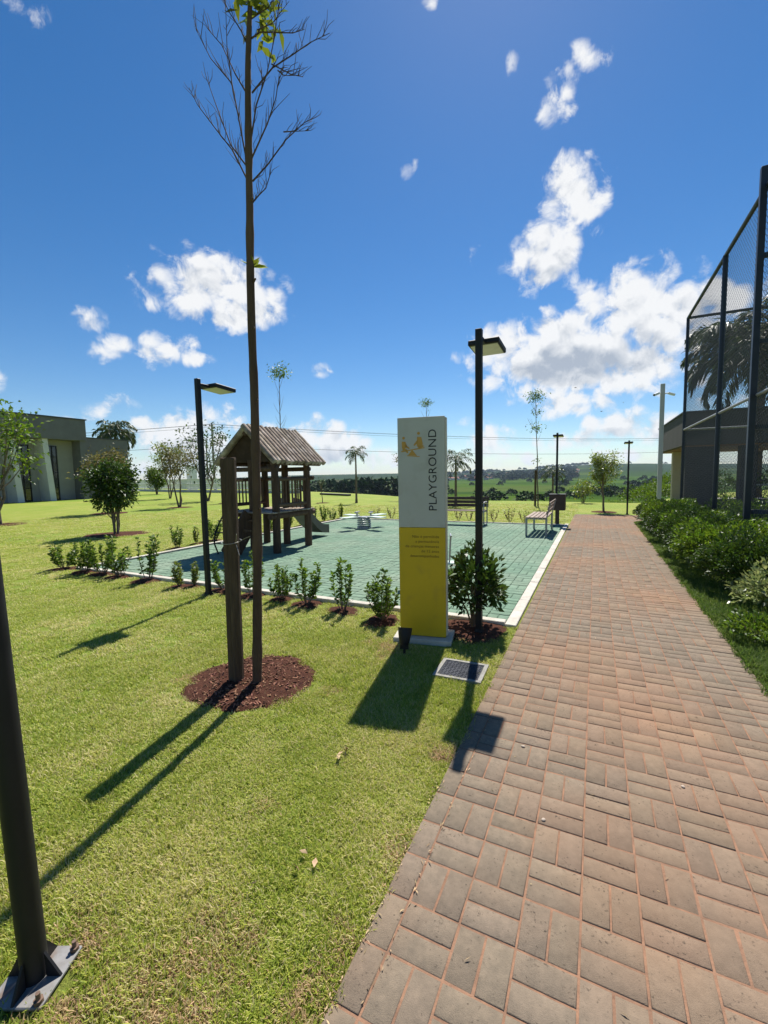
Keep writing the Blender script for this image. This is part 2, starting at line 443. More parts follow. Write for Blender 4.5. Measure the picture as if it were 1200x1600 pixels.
def build_lawn(mt):
    t = mt.node_tree; n = t.nodes; n.clear(); lk = t.links.new
    out = n.new('ShaderNodeOutputMaterial'); b = n.new('ShaderNodeBsdfPrincipled'); b.inputs['Roughness'].default_value = .85; b.inputs['Specular IOR Level'].default_value = .2
    g = n.new('ShaderNodeNewGeometry'); pos = g.outputs['Position']

    def noise(sc, det=5, rough=.6):
        q = n.new('ShaderNodeTexNoise'); q.inputs['Scale'].default_value = sc; q.inputs['Detail'].default_value = det; q.inputs['Roughness'].default_value = rough
        lk(pos, q.inputs['Vector']); return q.outputs['Fac']

    def ramp(fac, a, b_):
        q = n.new('ShaderNodeMapRange'); q.inputs[1].default_value = a; q.inputs[2].default_value = b_; lk(fac, q.inputs[0]); return q.outputs[0]

    def mix(f, a, b_):
        q = n.new('ShaderNodeMix'); q.data_type = 'RGBA'
        if isinstance(f, float): q.inputs[0].default_value = f
        else: lk(f, q.inputs[0])
        for i, x in ((6, a), (7, b_)):
            if isinstance(x, tuple): q.inputs[i].default_value = (*x, 1)
            else: lk(x, q.inputs[i])
        return q.outputs[2]

    fine = mix(ramp(noise(140, 3), .35, .65), (.15, .205, .02), (.34, .365, .07))
    fine = mix(ramp(noise(38, 4), .45, .7), fine, (.265, .31, .045))
    patch = mix(ramp(noise(1.1, 6), .5, .72), fine, (.33, .32, .09))
    patch = mix(ramp(noise(.21, 5), .42, .68), patch, (.175, .26, .028))
    # fields and scrub of the valley
    vor = n.new('ShaderNodeTexVoronoi'); vor.inputs['Scale'].default_value = .0042; lk(pos, vor.inputs['Vector'])
    fld = n.new('ShaderNodeValToRGB'); cr = fld.color_ramp; cr.interpolation = 'CONSTANT'
    cr.elements[0].color = (.062, .108, .018, 1); cr.elements[1].position = .3; cr.elements[1].color = (.042, .082, .015, 1)
    for p_, c_ in ((.5, (.088, .125, .024, 1)), (.68, (.04, .075, .02, 1)), (.82, (.075, .108, .026, 1))):
        e = cr.elements.new(p_); e.color = c_
    sx = n.new('ShaderNodeSeparateColor'); lk(vor.outputs['Color'], sx.inputs[0]); lk(sx.outputs[0], fld.inputs[0])
    field = mix(ramp(noise(.02, 8, .7), .56, .72), fld.outputs[0], (.03, .05, .014))
    field = mix(ramp(noise(.0035, 8, .65), .55, .63), field, (.022, .04, .012))
    ln = n.new('ShaderNodeVectorMath'); ln.operation = 'LENGTH'; lk(pos, ln.inputs[0])
    fo = n.new('ShaderNodeMath'); fo.operation = 'MULTIPLY'; lk(ramp(ln.outputs['Value'], 1250, 1900), fo.inputs[0]); lk(ramp(noise(.004, 5), .26, .46), fo.inputs[1])
    field = mix(fo.outputs[0], field, (.026, .045, .014))      # wooded hilltops
    at_ = n.new('ShaderNodeAttribute'); at_.attribute_name = 'zone'
    sm = n.new('ShaderNodeMapRange'); lk(at_.outputs['Fac'], sm.inputs[0]); sm.inputs[3].default_value = .15; sm.inputs[4].default_value = 0.0; lk(sm.outputs[0], b.inputs['Specular IOR Level'])
    col = mix(at_.outputs['Fac'], patch, field)
    lk(col, b.inputs['Base Color'])
    bp = n.new('ShaderNodeBump'); bp.inputs['Strength'].default_value = .9; bp.inputs['Distance'].default_value = .03
    lk(noise(90, 6, .75), bp.inputs['Height']); lk(bp.outputs[0], b.inputs['Normal'])
    lk(b.outputs[0], out.inputs['Surface'])


build_lawn(lawn)
gm = np_mesh('ground', GV, GQ, lawn, True)
zone = gm.attributes.new('zone', 'FLOAT', 'POINT')
_r = np.hypot(GV[:, 0], GV[:, 1]); _fwd = -GV[:, 0] * _s + GV[:, 1] * _c; _rg = GV[:, 0] * _c + GV[:, 1] * _s
_az = np.degrees(np.arctan2(_rg, _fwd)); _Re = interp(_az, [a for a, _ in AZ_R], [b for _, b in AZ_R])
zone.data.foreach_set('value', np.clip((_r - _Re - 4) / 8, 0, 1).astype(np.float32))
ground = tag(link('ground', gm), kind='structure')

# ---------------------------------------------------------------- brick path
M_BRICK = mat('path_brick', (.238, .186, .134), .92, .15, rgb2=(.17, .136, .100), scale=30, detail=9, bump=.35, bscale=240, rand=.09, island=True,
              rgb3=(.30, .172, .10), scale3=.45, cut3=(.44, .74), coord='World')


def add_pits(mt, scale, lo, hi, dark):
    """open pores of the concrete: small dark specks on top of the colour"""
    t = mt.node_tree; n = t.nodes; b = n['Principled BSDF']; src = b.inputs['Base Color'].links[0].from_socket
    g = n.new('ShaderNodeNewGeometry'); z = n.new('ShaderNodeTexNoise'); z.inputs['Scale'].default_value = scale; z.inputs['Detail'].default_value = 4; t.links.new(g.outputs['Position'], z.inputs['Vector'])
    big = n.new('ShaderNodeTexNoise'); big.inputs['Scale'].default_value = 9; big.inputs['Detail'].default_value = 3; t.links.new(g.outputs['Position'], big.inputs['Vector'])
    ad = n.new('ShaderNodeMath'); ad.operation = 'MULTIPLY_ADD'; t.links.new(big.outputs['Fac'], ad.inputs[0]); ad.inputs[1].default_value = .35; t.links.new(z.outputs['Fac'], ad.inputs[2])
    r = n.new('ShaderNodeMapRange'); r.inputs[1].default_value = lo; r.inputs[2].default_value = hi; t.links.new(ad.outputs[0], r.inputs[0])
    m_ = n.new('ShaderNodeMix'); m_.data_type = 'RGBA'; m_.inputs[7].default_value = (*dark, 1); t.links.new(r.outputs[0], m_.inputs[0]); t.links.new(src, m_.inputs[6]); t.links.new(m_.outputs[2], b.inputs['Base Color'])


add_pits(M_BRICK, 95, .80, .97, (.06, .046, .036))
M_SAND = mat('joint_sand', (.33, .185, .115), .95, .1, var=.35, scale=14, bump=.4, rgb2=(.20, .118, .078))
path = MB()
path.add([(PX0 + .004, PATH_Y0, .0108), (PX1 - .004, PATH_Y0, .0108), (PX1 - .004, PATH_Y1, .0108), (PX0 + .004, PATH_Y1, .0108)], [(0, 1, 2, 3)])
path.add([(PX1 - .004, BR_Y0, .0108), (BR_X1, BR_Y0, .0108), (BR_X1, PATH_Y1, .0108), (PX1 - .004, PATH_Y1, .0108)], [(0, 1, 2, 3)])
path_o = tag(path.obj('path', M_SAND), kind='structure')


def brick_arrays(lx, ly, top, gap=.0075, ch=.0032):
    hx, hy = lx / 2 - gap / 2, ly / 2 - gap / 2; b0 = top - .03
    V = []
    for z, i in ((b0, 0), (top - ch * .8, 0), (top, ch)):
        V += [(-hx + i, -hy + i, z), (hx - i, -hy + i, z), (hx - i, hy - i, z), (-hx + i, hy - i, z)]
    Q = [(8, 9, 10, 11)] + [(k * 4 + j, k * 4 + (j + 1) % 4, k * 4 + 4 + (j + 1) % 4, k * 4 + 4 + j) for k in (0, 1) for j in range(4)]
    return np.array(V), np.array(Q)


bricks = []   # (x, y, along_y?)
CQ = CELL / 4


def weave(i, j):
    x0, y0 = WX0 + i * CELL, WY0 + j * CELL
    if (i + j) % 2 == 0: return [(x0 + CQ, y0 + 2 * CQ, 1), (x0 + 3 * CQ, y0 + 2 * CQ, 1)]
    return [(x0 + 2 * CQ, y0 + CQ, 0), (x0 + 2 * CQ, y0 + 3 * CQ, 0)]


for j in range(-12, 86):
    y0 = WY0 + j * CELL
    for i in range(8): bricks += weave(i, j)
    bricks.append((PX0 + CQ, y0 + 2 * CQ, 1))
    if j < 74: bricks += [(PX1 - 2 * CQ, y0 + CQ, 0), (PX1 - 2 * CQ, y0 + 3 * CQ, 0)]
for j in range(74, 86):
    for i in range(8, 34): bricks += weave(i, j)
bricks.sort(key=lambda q: (not in_view((q[0], q[1], 0)), math.hypot(q[0], q[1])))
vb, qb = brick_arrays(CELL / 2, CELL, TOP)
near_mesh = np_mesh('brick', vb, qb, M_BRICK)
VV = []; QQ = []
for k, (x, y, al) in enumerate(bricks):
    dz = random.gauss(0, .0011); rz = random.gauss(0, .008) + (0 if al else math.pi / 2)
    if k < 300:
        link('brick', near_mesh, path_o, (x, y, dz), rz)
    else:
        c_, s__ = math.cos(rz), math.sin(rz)
        V = vb @ np.array([[c_, s__, 0], [-s__, c_, 0], [0, 0, 1]]) + np.array([x, y, dz])
        QQ.append(qb + len(VV) * len(vb)); VV.append(V)
tag(link('far_bricks', np_mesh('far_bricks', np.concatenate(VV), np.concatenate(QQ), M_BRICK), path_o), kind='stuff')

# ---------------------------------------------------------------- green paved playground with its kerb
M_GREEN = mat('green_paver', (.165, .262, .180), .85, .2, rgb2=(.130, .212, .146), scale=7, detail=7, bump=.4, bscale=120, rand=.10, island=True,
              rgb3=(.225, .285, .205), scale3=.6, cut3=(.42, .75), coord='World')
M_GJOINT = mat('green_joint', (.07, .11, .08), .95, .1, var=.3, scale=20)
M_KERB = mat('kerb_concrete', (.62, .58, .50), .9, .2, rgb2=(.44, .40, .34), scale=6, detail=8, bump=.5, bscale=60, coord='World')
pl = MB().add([(PLX0, PLY0, .005), (PLX1, PLY0, .005), (PLX1, PLY1, .005), (PLX0, PLY1, .005)], [(0, 1, 2, 3)])
plaza = tag(pl.obj('playground_paving', M_GJOINT), kind='structure')
GC = .235


def wavy_paver():
    A = .0055; q = GC / 4
    per = []
    for k in range(4): per.append((-GC / 4 + (A if k % 2 == 0 else -A), -GC / 2 + k * q, 'l'))
    # outline goes round: left side up, top side right, right side down, bottom side left
    z = lambda k: A if k % 2 == 0 else -A
    pts = []
    for k in range(4): pts.append((-GC / 4 + z(k), -GC / 2 + k * q + (A if k == 0 else 0)))
    for k in range(2): pts.append((-GC / 4 + k * q + (A if k == 0 else 0), GC / 2 + z(k)))
    for k in range(4): pts.append((GC / 4 + z(k), GC / 2 - k * q + (A if k == 0 else 0)))
    for k in range(2): pts.append((GC / 4 - k * q + (A if k == 0 else 0), -GC / 2 + z(k)))
    pts = np.array(pts[::-1]); n = len(pts)
    c0 = pts.mean(0); d = pts - c0
    o = c0 + d * np.array([1 - .008 / (GC / 2), 1 - .005 / (GC / 2)]); i_ = c0 + d * np.array([1 - .022 / (GC / 2), 1 - .015 / (GC / 2)])
    V = np.concatenate([np.c_[o, np.full(n, -.01)], np.c_[o, np.full(n, TOP - .004)], np.c_[i_, np.full(n, TOP)], [[c0[0], c0[1], TOP]]])
    T = []
    for k in range(n):
        k2 = (k + 1) % n
        for l in (0, 1):
            T += [(l * n + k, l * n + k2, l * n + n + k2), (l * n + k, l * n + n + k2, l * n + n + k)]
        T.append((2 * n + k, 2 * n + k2, 3 * n))
    return V, np.array(T)


vp_, tp_ = wavy_paver()
pav_mesh = np_mesh('paver', vp_, tp_, M_GREEN)
pv = []
nx_, ny_ = int((PLX1 - PLX0) / GC), int((PLY1 - PLY0) / GC)
for i in range(nx_ + 1):
    for j in range(ny_ + 1):
        cx, cy = PLX1 - .006 - (i + .5) * GC, PLY0 + .005 + (j + .5) * GC
        if cx - GC / 2 < PLX0 - .03 or cy + GC / 2 > PLY1 + .03: continue
        if (i + j) % 2 == 0: pv += [(cx - GC / 4, cy, 0), (cx + GC / 4, cy, 0)]
        else: pv += [(cx, cy - GC / 4, 1), (cx, cy + GC / 4, 1)]
pv.sort(key=lambda q: (not in_view((q[0], q[1], 0)), math.hypot(q[0], q[1])))
VV = []; QQ = []
for k, (x, y, al) in enumerate(pv):
    dz = random.gauss(0, .001); rz = (math.pi / 2 if al else 0) + random.gauss(0, .005)
    if k < 300: link('paver', pav_mesh, plaza, (x, y, dz), rz)
    else:
        c_, s__ = math.cos(rz), math.sin(rz)
        VV.append(vp_ @ np.array([[c_, s__, 0], [-s__, c_, 0], [0, 0, 1]]) + np.array([x, y, dz])); QQ.append(tp_ + (len(VV) - 1) * len(vp_))
tag(link('far_pavers', np_mesh('far_pavers', np.concatenate(VV), np.concatenate(QQ), M_GREEN), plaza), kind='stuff')


def kerb_run(a, b, w, zt):
    a, b = np.array(a), np.array(b); ln = np.linalg.norm(b - a); n = max(1, round(ln / 1.0))
    for k in range(n):
        p, q = a + (b - a) * k / n, a + (b - a) * (k + 1) / n
        d = (q - p) / np.linalg.norm(q - p) * .003
        mb = MB(); c_ = (p + q) / 2; L_ = np.linalg.norm(q - p) - .006
        mb.box((c_[0], c_[1], zt / 2 - .03 + random.gauss(0, .0012)), (w, L_, zt + .06) if abs(d[1]) > abs(d[0]) else (L_, w, zt + .06), bev=.006)
        mb.obj('kerb_stone', M_KERB, plaza)


kerb_run((PLX1 + KW / 2, PLY0 - KW), (PLX1 + KW / 2, PLY1 + .3), KW, .03)
kerb_run((PLX0 - KW / 2, PLY0 - KW), (PLX0 - KW / 2, PLY1 + .1), .1, .045)
kerb_run((PLX0, PLY0 - .055), (PLX1, PLY0 - .055), .10, .05)
kerb_run((PLX0, PLY1 + .05), (PLX1, PLY1 + .05), .09, .03)

# ---------------------------------------------------------------- soil, mulch
M_SOIL = mat('dark_soil', (.115, .048, .030), .97, .1, rgb2=(.055, .024, .016), scale=22, detail=8, bump=1.0, bscale=70)
M_CHIP = mat('mulch_chip', (.23, .115, .07), .9, .2, var=.5, scale=30, rand=.5, island=True)


def soil_disc(rad, seed, h=.03, n=40, rings=7, rough=.14):
    r = np.random.default_rng(seed); ph = r.uniform(0, 6.28, 4)
    V = [(0, 0, h)]; Q = []
    for k in range(1, rings + 1):
        f = k / rings
        for a in range(n):
            t = 2 * math.pi * a / n
            rr = rad * f * (1 + rough * f * (.5 * math.sin(2 * t + ph[0]) + .35 * math.sin(3 * t + ph[1]) + .25 * math.sin(7 * t + ph[2])))
            V.append((rr * math.cos(t), rr * math.sin(t), h * (1 - f ** 2) + .007 - (.012 if k == rings else 0) + r.normal() * h * .12 * (k < rings)))
    T = [(0, 1 + a, 1 + (a + 1) % n) for a in range(n)]
    for k in range(rings - 1):
        for a in range(n):
            p, q = 1 + k * n + a, 1 + k * n + (a + 1) % n
            T += [(p, p + n, q + n), (p, q + n, q)]
    return np_mesh('soil', np.array(V), np.array(T), M_SOIL, True)


def chips(rad, n, seed, h=.03):
    r = np.random.default_rng(seed); mb = MB()
    for _ in range(n):
        a = r.uniform(0, 6.28); q = rad * math.sqrt(r.uniform(0, 1))
        z = h * (1 - (q / rad) ** 2) + .012
        mb.box((q * math.cos(a), q * math.sin(a), z), (r.uniform(.006, .035), r.uniform(.004, .012), r.uniform(.003, .008)), (r.normal() * .4, r.normal() * .4, r.uniform(0, 6.28)))
    return mb.mesh('chips', M_CHIP)

# ---------------------------------------------------------------- plants
M_BARK = mat('bark_brown', (.13, .085, .06), .9, .2, rgb2=(.06, .04, .03), scale=10, detail=8, bump=.7, bscale=30, stretch=(1, 1, .25))
M_BARKG = mat('bark_grey', (.21, .17, .13), .9, .2, rgb2=(.11, .085, .065), scale=12, detail=8, bump=.6, bscale=40, stretch=(1, 1, .3))
M_LEAF = mat('leaf_green', (.085, .150, .022), .5, .35, var=.35, scale=3, rand=.45, island=True, trans=.40)
M_LEAFD = mat('leaf_dark', (.045, .088, .016), .5, .4, var=.35, scale=3, rand=.45, island=True, trans=.25)
M_LEAFY = mat('leaf_yellow_green', (.14, .185, .03), .42, .5, var=.35, scale=3, rand=.4, island=True, trans=.38)
M_LEAFO = mat('leaf_bronze', (.125, .12, .04), .45, .4, var=.4, scale=3, rand=.45, island=True, trans=.35)
M_PALM = mat('palm_leaf', (.055, .082, .022), .42, .5, var=.35, scale=3, rand=.4, island=True, trans=.25)
M_VARI = mat('leaf_variegated', (.27, .30, .13), .4, .5, rgb2=(.10, .16, .045), scale=26, detail=3, rand=.35, island=True, trans=.35)
M_FAR = mat('far_foliage', (.055, .088, .024), .8, .2, var=.45, scale=.2, rand=.4, island=True)


def shrub_stems(seed, h, spread, nst, leaf, n_per, lmat):
    """upright young shrub: several stems, leaves all along them"""
    r = np.random.default_rng(seed); mb = MB(); P = []; D = []
    for s_ in range(nst):
        a = r.uniform(0, 6.28); rad = spread * math.sqrt(r.uniform(.02, 1)); hh = h * r.uniform(.55, 1.0)
        p0 = np.array([math.cos(a), math.sin(a), 0]) * .035 * r.uniform(.2, 1)
        p1 = np.array([math.cos(a) * rad, math.sin(a) * rad, hh])
        pts = [p0 + (p1 - p0) * t + np.array([math.cos(a), math.sin(a), 0]) * spread * .25 * math.sin(t * math.pi) for t in np.linspace(0, 1, 5)]
        mb.tube(pts, [.006, .005, .004, .003, .0015], 5)
        for k in range(n_per):
            t = r.uniform(.12, 1.0) ** .8; i = min(int(t * 4), 3); q = pts[i] + (pts[i + 1] - pts[i]) * (t * 4 - i)
            b = r.uniform(0, 6.28)
            P.append(q + r.normal(size=3) * .008); D.append([math.cos(b), math.sin(b), r.uniform(.1, 1.3)])
    P = np.array(P); D = np.array(D)
    V, Q = leaf_arrays(P, D, leaf * r.uniform(.6, 1.2, len(P)), leaf * .46 * r.uniform(.8, 1.2, len(P)), r)
    return mb.mesh('stems', M_BARKG), np_mesh('leaves', V, Q, lmat)


def bush_ball(seed, rx, ry, h, leaf, n, lmat, lump=.22, stem_n=7):
    """dense rounded shrub: leaves through the outer shell, stems inside"""
    r = np.random.default_rng(seed)
    d = unit(r.normal(size=(n, 3))); d[:, 2] = np.abs(d[:, 2]) * 1.0 - .25 * r.uniform(size=n)
    d = unit(d)
    sh = 1 + lump * noise3(d, seed + 9, 3.2) + lump * .6 * noise3(d, seed + 19, 7.5)
    q = sh * (1 - .5 * r.uniform(size=n) ** 2.2)
    P = d * q[:, None] * np.array([rx, ry, h * .56]) + np.array([0, 0, h * .44])
    P[:, 2] = np.maximum(P[:, 2], .03)
    D = unit(d + r.normal(size=(n, 3)) * .55 + np.array([0, 0, .35]))
    V, Q = leaf_arrays(P, D, leaf * r.uniform(.6, 1.25, n), leaf * .45 * r.uniform(.8, 1.2, n), r)
    mb = MB()
    for k in range(stem_n):
        a = r.uniform(0, 6.28); e = np.array([math.cos(a) * rx * .6, math.sin(a) * ry * .6, h * r.uniform(.5, .8)])
        mb.tube([(0, 0, 0), e * np.array([.35, .35, .5]), e], [.012, .009, .004], 5)
    return mb.mesh('stems', M_BARKG), np_mesh('leaves', V, Q, lmat)


def tree_mesh(seed, h, crown_r, crown_z0, stems=1, trunk_r=.05, leaf=.09, n_leaf=4000, lean=.05, lump=.3, nbr=14, clumpy=.6, spread=.25, fork=.0):
    """small tree: trunk(s) and limbs as tubes, foliage as leaf clumps gathered round the limb ends"""
    r = np.random.default_rng(seed); mb = MB(); tips = []
    ch = h - crown_z0
    for s_ in range(stems):
        a0 = 6.28 * s_ / max(stems, 1) + r.uniform(-.4, .4)
        sp = spread * crown_r * (1 if stems > 1 else 0)
        base = np.array([math.cos(a0), math.sin(a0), 0]) * (.05 if stems > 1 else 0)
        top = np.array([math.cos(a0) * sp * 2.0, math.sin(a0) * sp * 2.0, h * r.uniform(.82, .95)]) + np.array([r.normal() * lean * h, r.normal() * lean * h, 0])
        ts = np.linspace(0, 1, 8)
        wob = r.normal(size=(8, 3)) * .012 * h; wob[0] = 0; wob[:, 2] = 0
        pts = [base + (top - base) * t + wob[i] for i, t in enumerate(ts)]
        rr = trunk_r / math.sqrt(stems)
        mb.tube(pts, [rr * (1 - .85 * t) for t in ts], 7)
        nb = max(3, nbr // stems)
        for k in range(nb):
            t = r.uniform(max(.15, (crown_z0 - .25 * ch) / h), .97); i = min(int(t * 7), 6); p = pts[i] + (pts[i + 1] - pts[i]) * (t * 7 - i)
            a = r.uniform(0, 6.28); zc = crown_z0 + ch * r.uniform(.1, .95)
            prof = math.sqrt(max(.08, 1 - ((zc - (crown_z0 + ch * .52)) / (ch * .54)) ** 2))
            e = np.array([math.cos(a) * crown_r * prof * r.uniform(.55, .95), math.sin(a) * crown_r * prof * r.uniform(.55, .95), max(zc, p[2] + .05)])
            mid = (p + e) / 2 + np.array([0, 0, -.06 * ch])
            b_r = rr * (1 - .85 * t) * .55 + .003
            mb.tube([p, mid, e], [b_r, b_r * .7, b_r * .3], 5)
            tips += [e, (mid + e) / 2, e * .8 + mid * .2]
            for _ in range(2):
                e2 = e + np.array([r.normal(), r.normal(), r.uniform(0, 1)]) * crown_r * .22
                mb.tube([mid * .4 + e * .6, e2], [b_r * .4, .003], 4); tips.append(e2)
    tips = np.array(tips)
    ncl = int(n_leaf * clumpy); c_ = tips[r.integers(0, len(tips), ncl)]
    P1 = c_ + r.normal(size=(ncl, 3)) * crown_r * .17
    n2 = n_leaf - ncl; d = unit(r.normal(size=(n2, 3)))
    q = (1 + lump * noise3(d, seed + 3, 3.0) + .5 * lump * noise3(d, seed + 4, 7)) * (r.uniform(size=n2) ** .4)
    P2 = d * q[:, None] * np.array([crown_r, crown_r, ch * .5]) + np.array([0, 0, crown_z0 + ch * .5])
    P = np.concatenate([P1, P2]); P = P[P[:, 2] > crown_z0 * .7]
    out = unit(P - np.array([0, 0, crown_z0 + ch * .45]))
    D = unit(out * .7 + r.normal(size=P.shape) * .7 + np.array([0, 0, .1]))
    V, Q = leaf_arrays(P, D, leaf * r.uniform(.6, 1.25, len(P)), leaf * .48 * r.uniform(.8, 1.2, len(P)), r, droop=.2)
    return mb, V, Q


def tree(name, label, loc, lmat, bark=None, group=None, soil=0.0, cat='tree', rz=0.0, **k):
    mb, V, Q = tree_mesh(**k)
    t = thing(name, label, cat, loc, rz, group)
    link('trunk', mb.mesh('trunk', bark or M_BARKG), t); link('crown', np_mesh('crown', V, Q, lmat), t)
    if soil: link('soil_ring', soil_disc(soil, k['seed'], .02), t)
    return t


def palm(name, label, loc, h, frond, nf, seed, trunk_r=.12, group=None, droop=1.0, dens=26, wid=.05, shaft=True):
    r = np.random.default_rng(seed); t = thing(name, label, 'palm tree', loc, 0, group)
    mb = MB(); ts = np.linspace(0, 1, 9)
    mb.tube([(math.sin(q * 2) * .03 * h * .2, 0, h * q) for q in ts], [trunk_r * (1.25 - .45 * q + (.35 * max(0, .12 - q) / .12)) for q in ts], 10)
    link('trunk', mb.mesh('trunk', M_BARKG), t)
    top = np.array([math.sin(2) * .03 * h * .2, 0, h])
    if shaft:
        s_ = MB(); s_.tube([top, top + (0, 0, frond * .18)], [trunk_r * .95, trunk_r * .4], 8); link('crown_shaft', s_.mesh('crown_shaft', M_LEAF), t)
        top = top + np.array([0, 0, frond * .12])
    for k in range(nf):
        a = 2.4 * k + r.normal() * .15; el = R(78) - R(95) * (k / nf) + r.normal() * .08
        mbf = MB(); pts = []; p = top.copy(); n = 12; dl = frond / n; e = el
        for i in range(n + 1):
            pts.append(p.copy()); p = p + np.array([math.cos(a) * math.cos(e), math.sin(a) * math.cos(e), math.sin(e)]) * dl; e -= droop * (.09 + .012 * i)
        P = []; D = []
        mbf.tube(pts, [trunk_r * .16 * (1 - .85 * i / n) for i in range(n + 1)], 4)
        pts = np.array(pts)
        for i in range(dens * 2):
            f = .14 + .86 * (i // 2) / dens; j = min(int(f * n), n - 1); q = pts[j] + (pts[j + 1] - pts[j]) * (f * n - j)
            tg = unit(pts[j + 1] - pts[j]); sd = np.cross(tg, [0, 0, 1.]); sd = unit(sd) * (1 if i % 2 else -1)
            P.append(q); D.append(sd * .8 + tg * .75 + np.array([0, 0, -.35 + .35 * r.normal()]))
        P = np.array(P); D = np.array(D); f = .14 + .86 * (np.arange(dens * 2) // 2) / dens
        V, Q = leaf_arrays(P, D, frond * .30 * np.sin(np.clip(f * .9 + .12, 0, 1) * math.pi) ** .6 * r.uniform(.8, 1.1, len(P)) + .02, frond * wid, r, fold=.1, droop=.3)
        me = np_mesh('frond', np.concatenate([np.array(mbf.v), V]), np.zeros((0, 4), int), M_PALM) if False else None
        k0 = len(mbf.v); mbf.v += [tuple(x) for x in V.tolist()]; mbf.f += [tuple(int(z) + k0 for z in q_) for q_ in Q]; mbf.m += [0] * len(Q); mbf.sm += [False] * len(Q)
        mbf.obj('frond', M_PALM, t)
    return t


# --- shrubs along the playground kerb
sv = []
for k, (h, sp, ns, lm) in enumerate([(.50, .17, 9, M_LEAF), (.60, .15, 8, M_LEAF), (.55, .11, 6, M_LEAFY), (.52, .2, 11, M_LEAF), (.62, .12, 6, M_LEAF)]):
    st, lf = shrub_stems(40 + k, h * 1.12, sp * 1.1, ns + 1, .07, 50, lm); sv.append((st, lf, soil_disc(.24, 70 + k, .02, 24, 4, .3)))


def kerb_shrub(loc, k, sc, label, group='young shrubs along the playground kerb', rz=None, leaves=None):
    st, lf, so = sv[k % len(sv)]
    t = thing('shrub', label, 'shrub', loc, random.uniform(0, 6.28) if rz is None else rz, group, (sc * random.uniform(.85, 1.2), sc * random.uniform(.85, 1.2), sc * random.uniform(.82, 1.12)))
    link('stems', st, t); link('leaves', leaves or lf, t); link('soil', so, t)
    return t


FRONT = [(118, 886, .95, 'leafy shrub at the far left end of the playground kerb row'), (160, 889, 1.15, 'bushy shrub second from the left end of the kerb row'),
         (182, 893, 1.05, 'full leafy shrub third from the left end of the kerb row'), (207, 897, .95, 'shrub just left of the tallest leaning shoot in the kerb row'),
         (240, 905, 1.2, 'tall pointed shrub well left of the small lamp post'), (283, 917, .75, 'thin low shrub between the tall pointed shrub and the small lamp post'),
         (310, 914, .7, 'small sparse shrub just left of the small lamp post'), (350, 923, .9, 'shrub just right of the small lamp post'),
         (394, 931, .9, 'shrub standing right behind the tall tree stake'), (441, 937, .85, 'shrub at the kerb directly right of the bare tree trunk'),
         (479, 945, .92, 'shrub with dark soil, third to the left of the sign'), (536, 955, .85, 'slim upright shrub, second to the left of the sign'),
         (597, 970, .98, 'broad bushy shrub touching the left side of the sign')]
SOILS = []
for k, (u, v, s_, lab) in enumerate(FRONT):
    p = ground_at(u, v); kerb_shrub((p[0], min(p[1], 4.5), 0), [0, 3, 0, 1, 4, 2, 2, 0, 1, 3, 1, 4, 3][k], s_ * (1.02 if k != 4 else 1.0), lab); SOILS.append((p[0], min(p[1], 4.5), .22 * s_))
BACKL = [(278, 857), (308, 850), (336, 845)]
for k, (u, v) in enumerate(BACKL):
    p = ground_at(u, v); kerb_shrub((min(p[0], -8.68), p[1], 0), k + 1, .9, ['shrub on the far kerb, leftmost of three on the lawn left of the lamp post', 'middle of the three shrubs on the far kerb by the lamp post', 'shrub on the far kerb just right of the small lamp post'][k]); SOILS.append((min(p[0], -8.68), p[1], .2))
for k, y in enumerate([9.3, 10.2, 11.0, 11.7, 12.35, 12.95, 13.5, 14.1]):
    kerb_shrub((-8.74, y, 0), k, .82 + .1 * (k % 3), ['first', 'second', 'third', 'fourth', 'fifth', 'sixth', 'seventh', 'last'][k] + ' small shrub from the slide in the row beyond the spring rocker', 'shrubs of the row beyond the spring seat')
M_LEAFR = mat('leaf_reddish', (.11, .085, .03), .45, .4, var=.4, scale=3, rand=.4, island=True, trans=.3)
st, lf = shrub_stems(91, .5, .2, 6, .06, 22, M_LEAFR)
for k, (u, lab) in enumerate([(590, None), (612, None), (716, 'sparse shrub just right of the sign seen under the far bench'), (733, 'leafy shrub between the sign and the tall lamp post seen behind the far bench'), (771, 'sparse bronze shrub just right of the far bench'),
                              (797, 'sparse bronze shrub midway between the two benches'), (819, 'sparse bronze shrub right behind the slatted bench seat')]):
    a = ground_at(u, 815); p = a * (14.62 / a[1])
    t = thing('shrub', lab or ['sparse shrub on the far kerb behind the spring rocker', 'sparse shrub on the far kerb just left of the sign'][k], 'shrub', (p[0], 14.62, 0), k * 1.3, 'sparse shrubs along the far kerb', .85 + .08 * (k % 3))
    link('stems', st, t); link('leaves', lf, t)

# --- dark glossy shrub behind the tall lamp post
st, lf = bush_ball(301, .31, .29, .76, .095, 1150, M_LEAFD, .28, 10)
t = thing('shrub', 'large dark glossy shrub behind the tall lamp post beside the sign', 'shrub', (-1.12, 4.36, 0)); link('stems', st, t); link('leaves', lf, t); link('soil', soil_disc(.42, 302, .02, 30, 5, .25), t)
SOILS.append((-1.12, 4.36, .38))

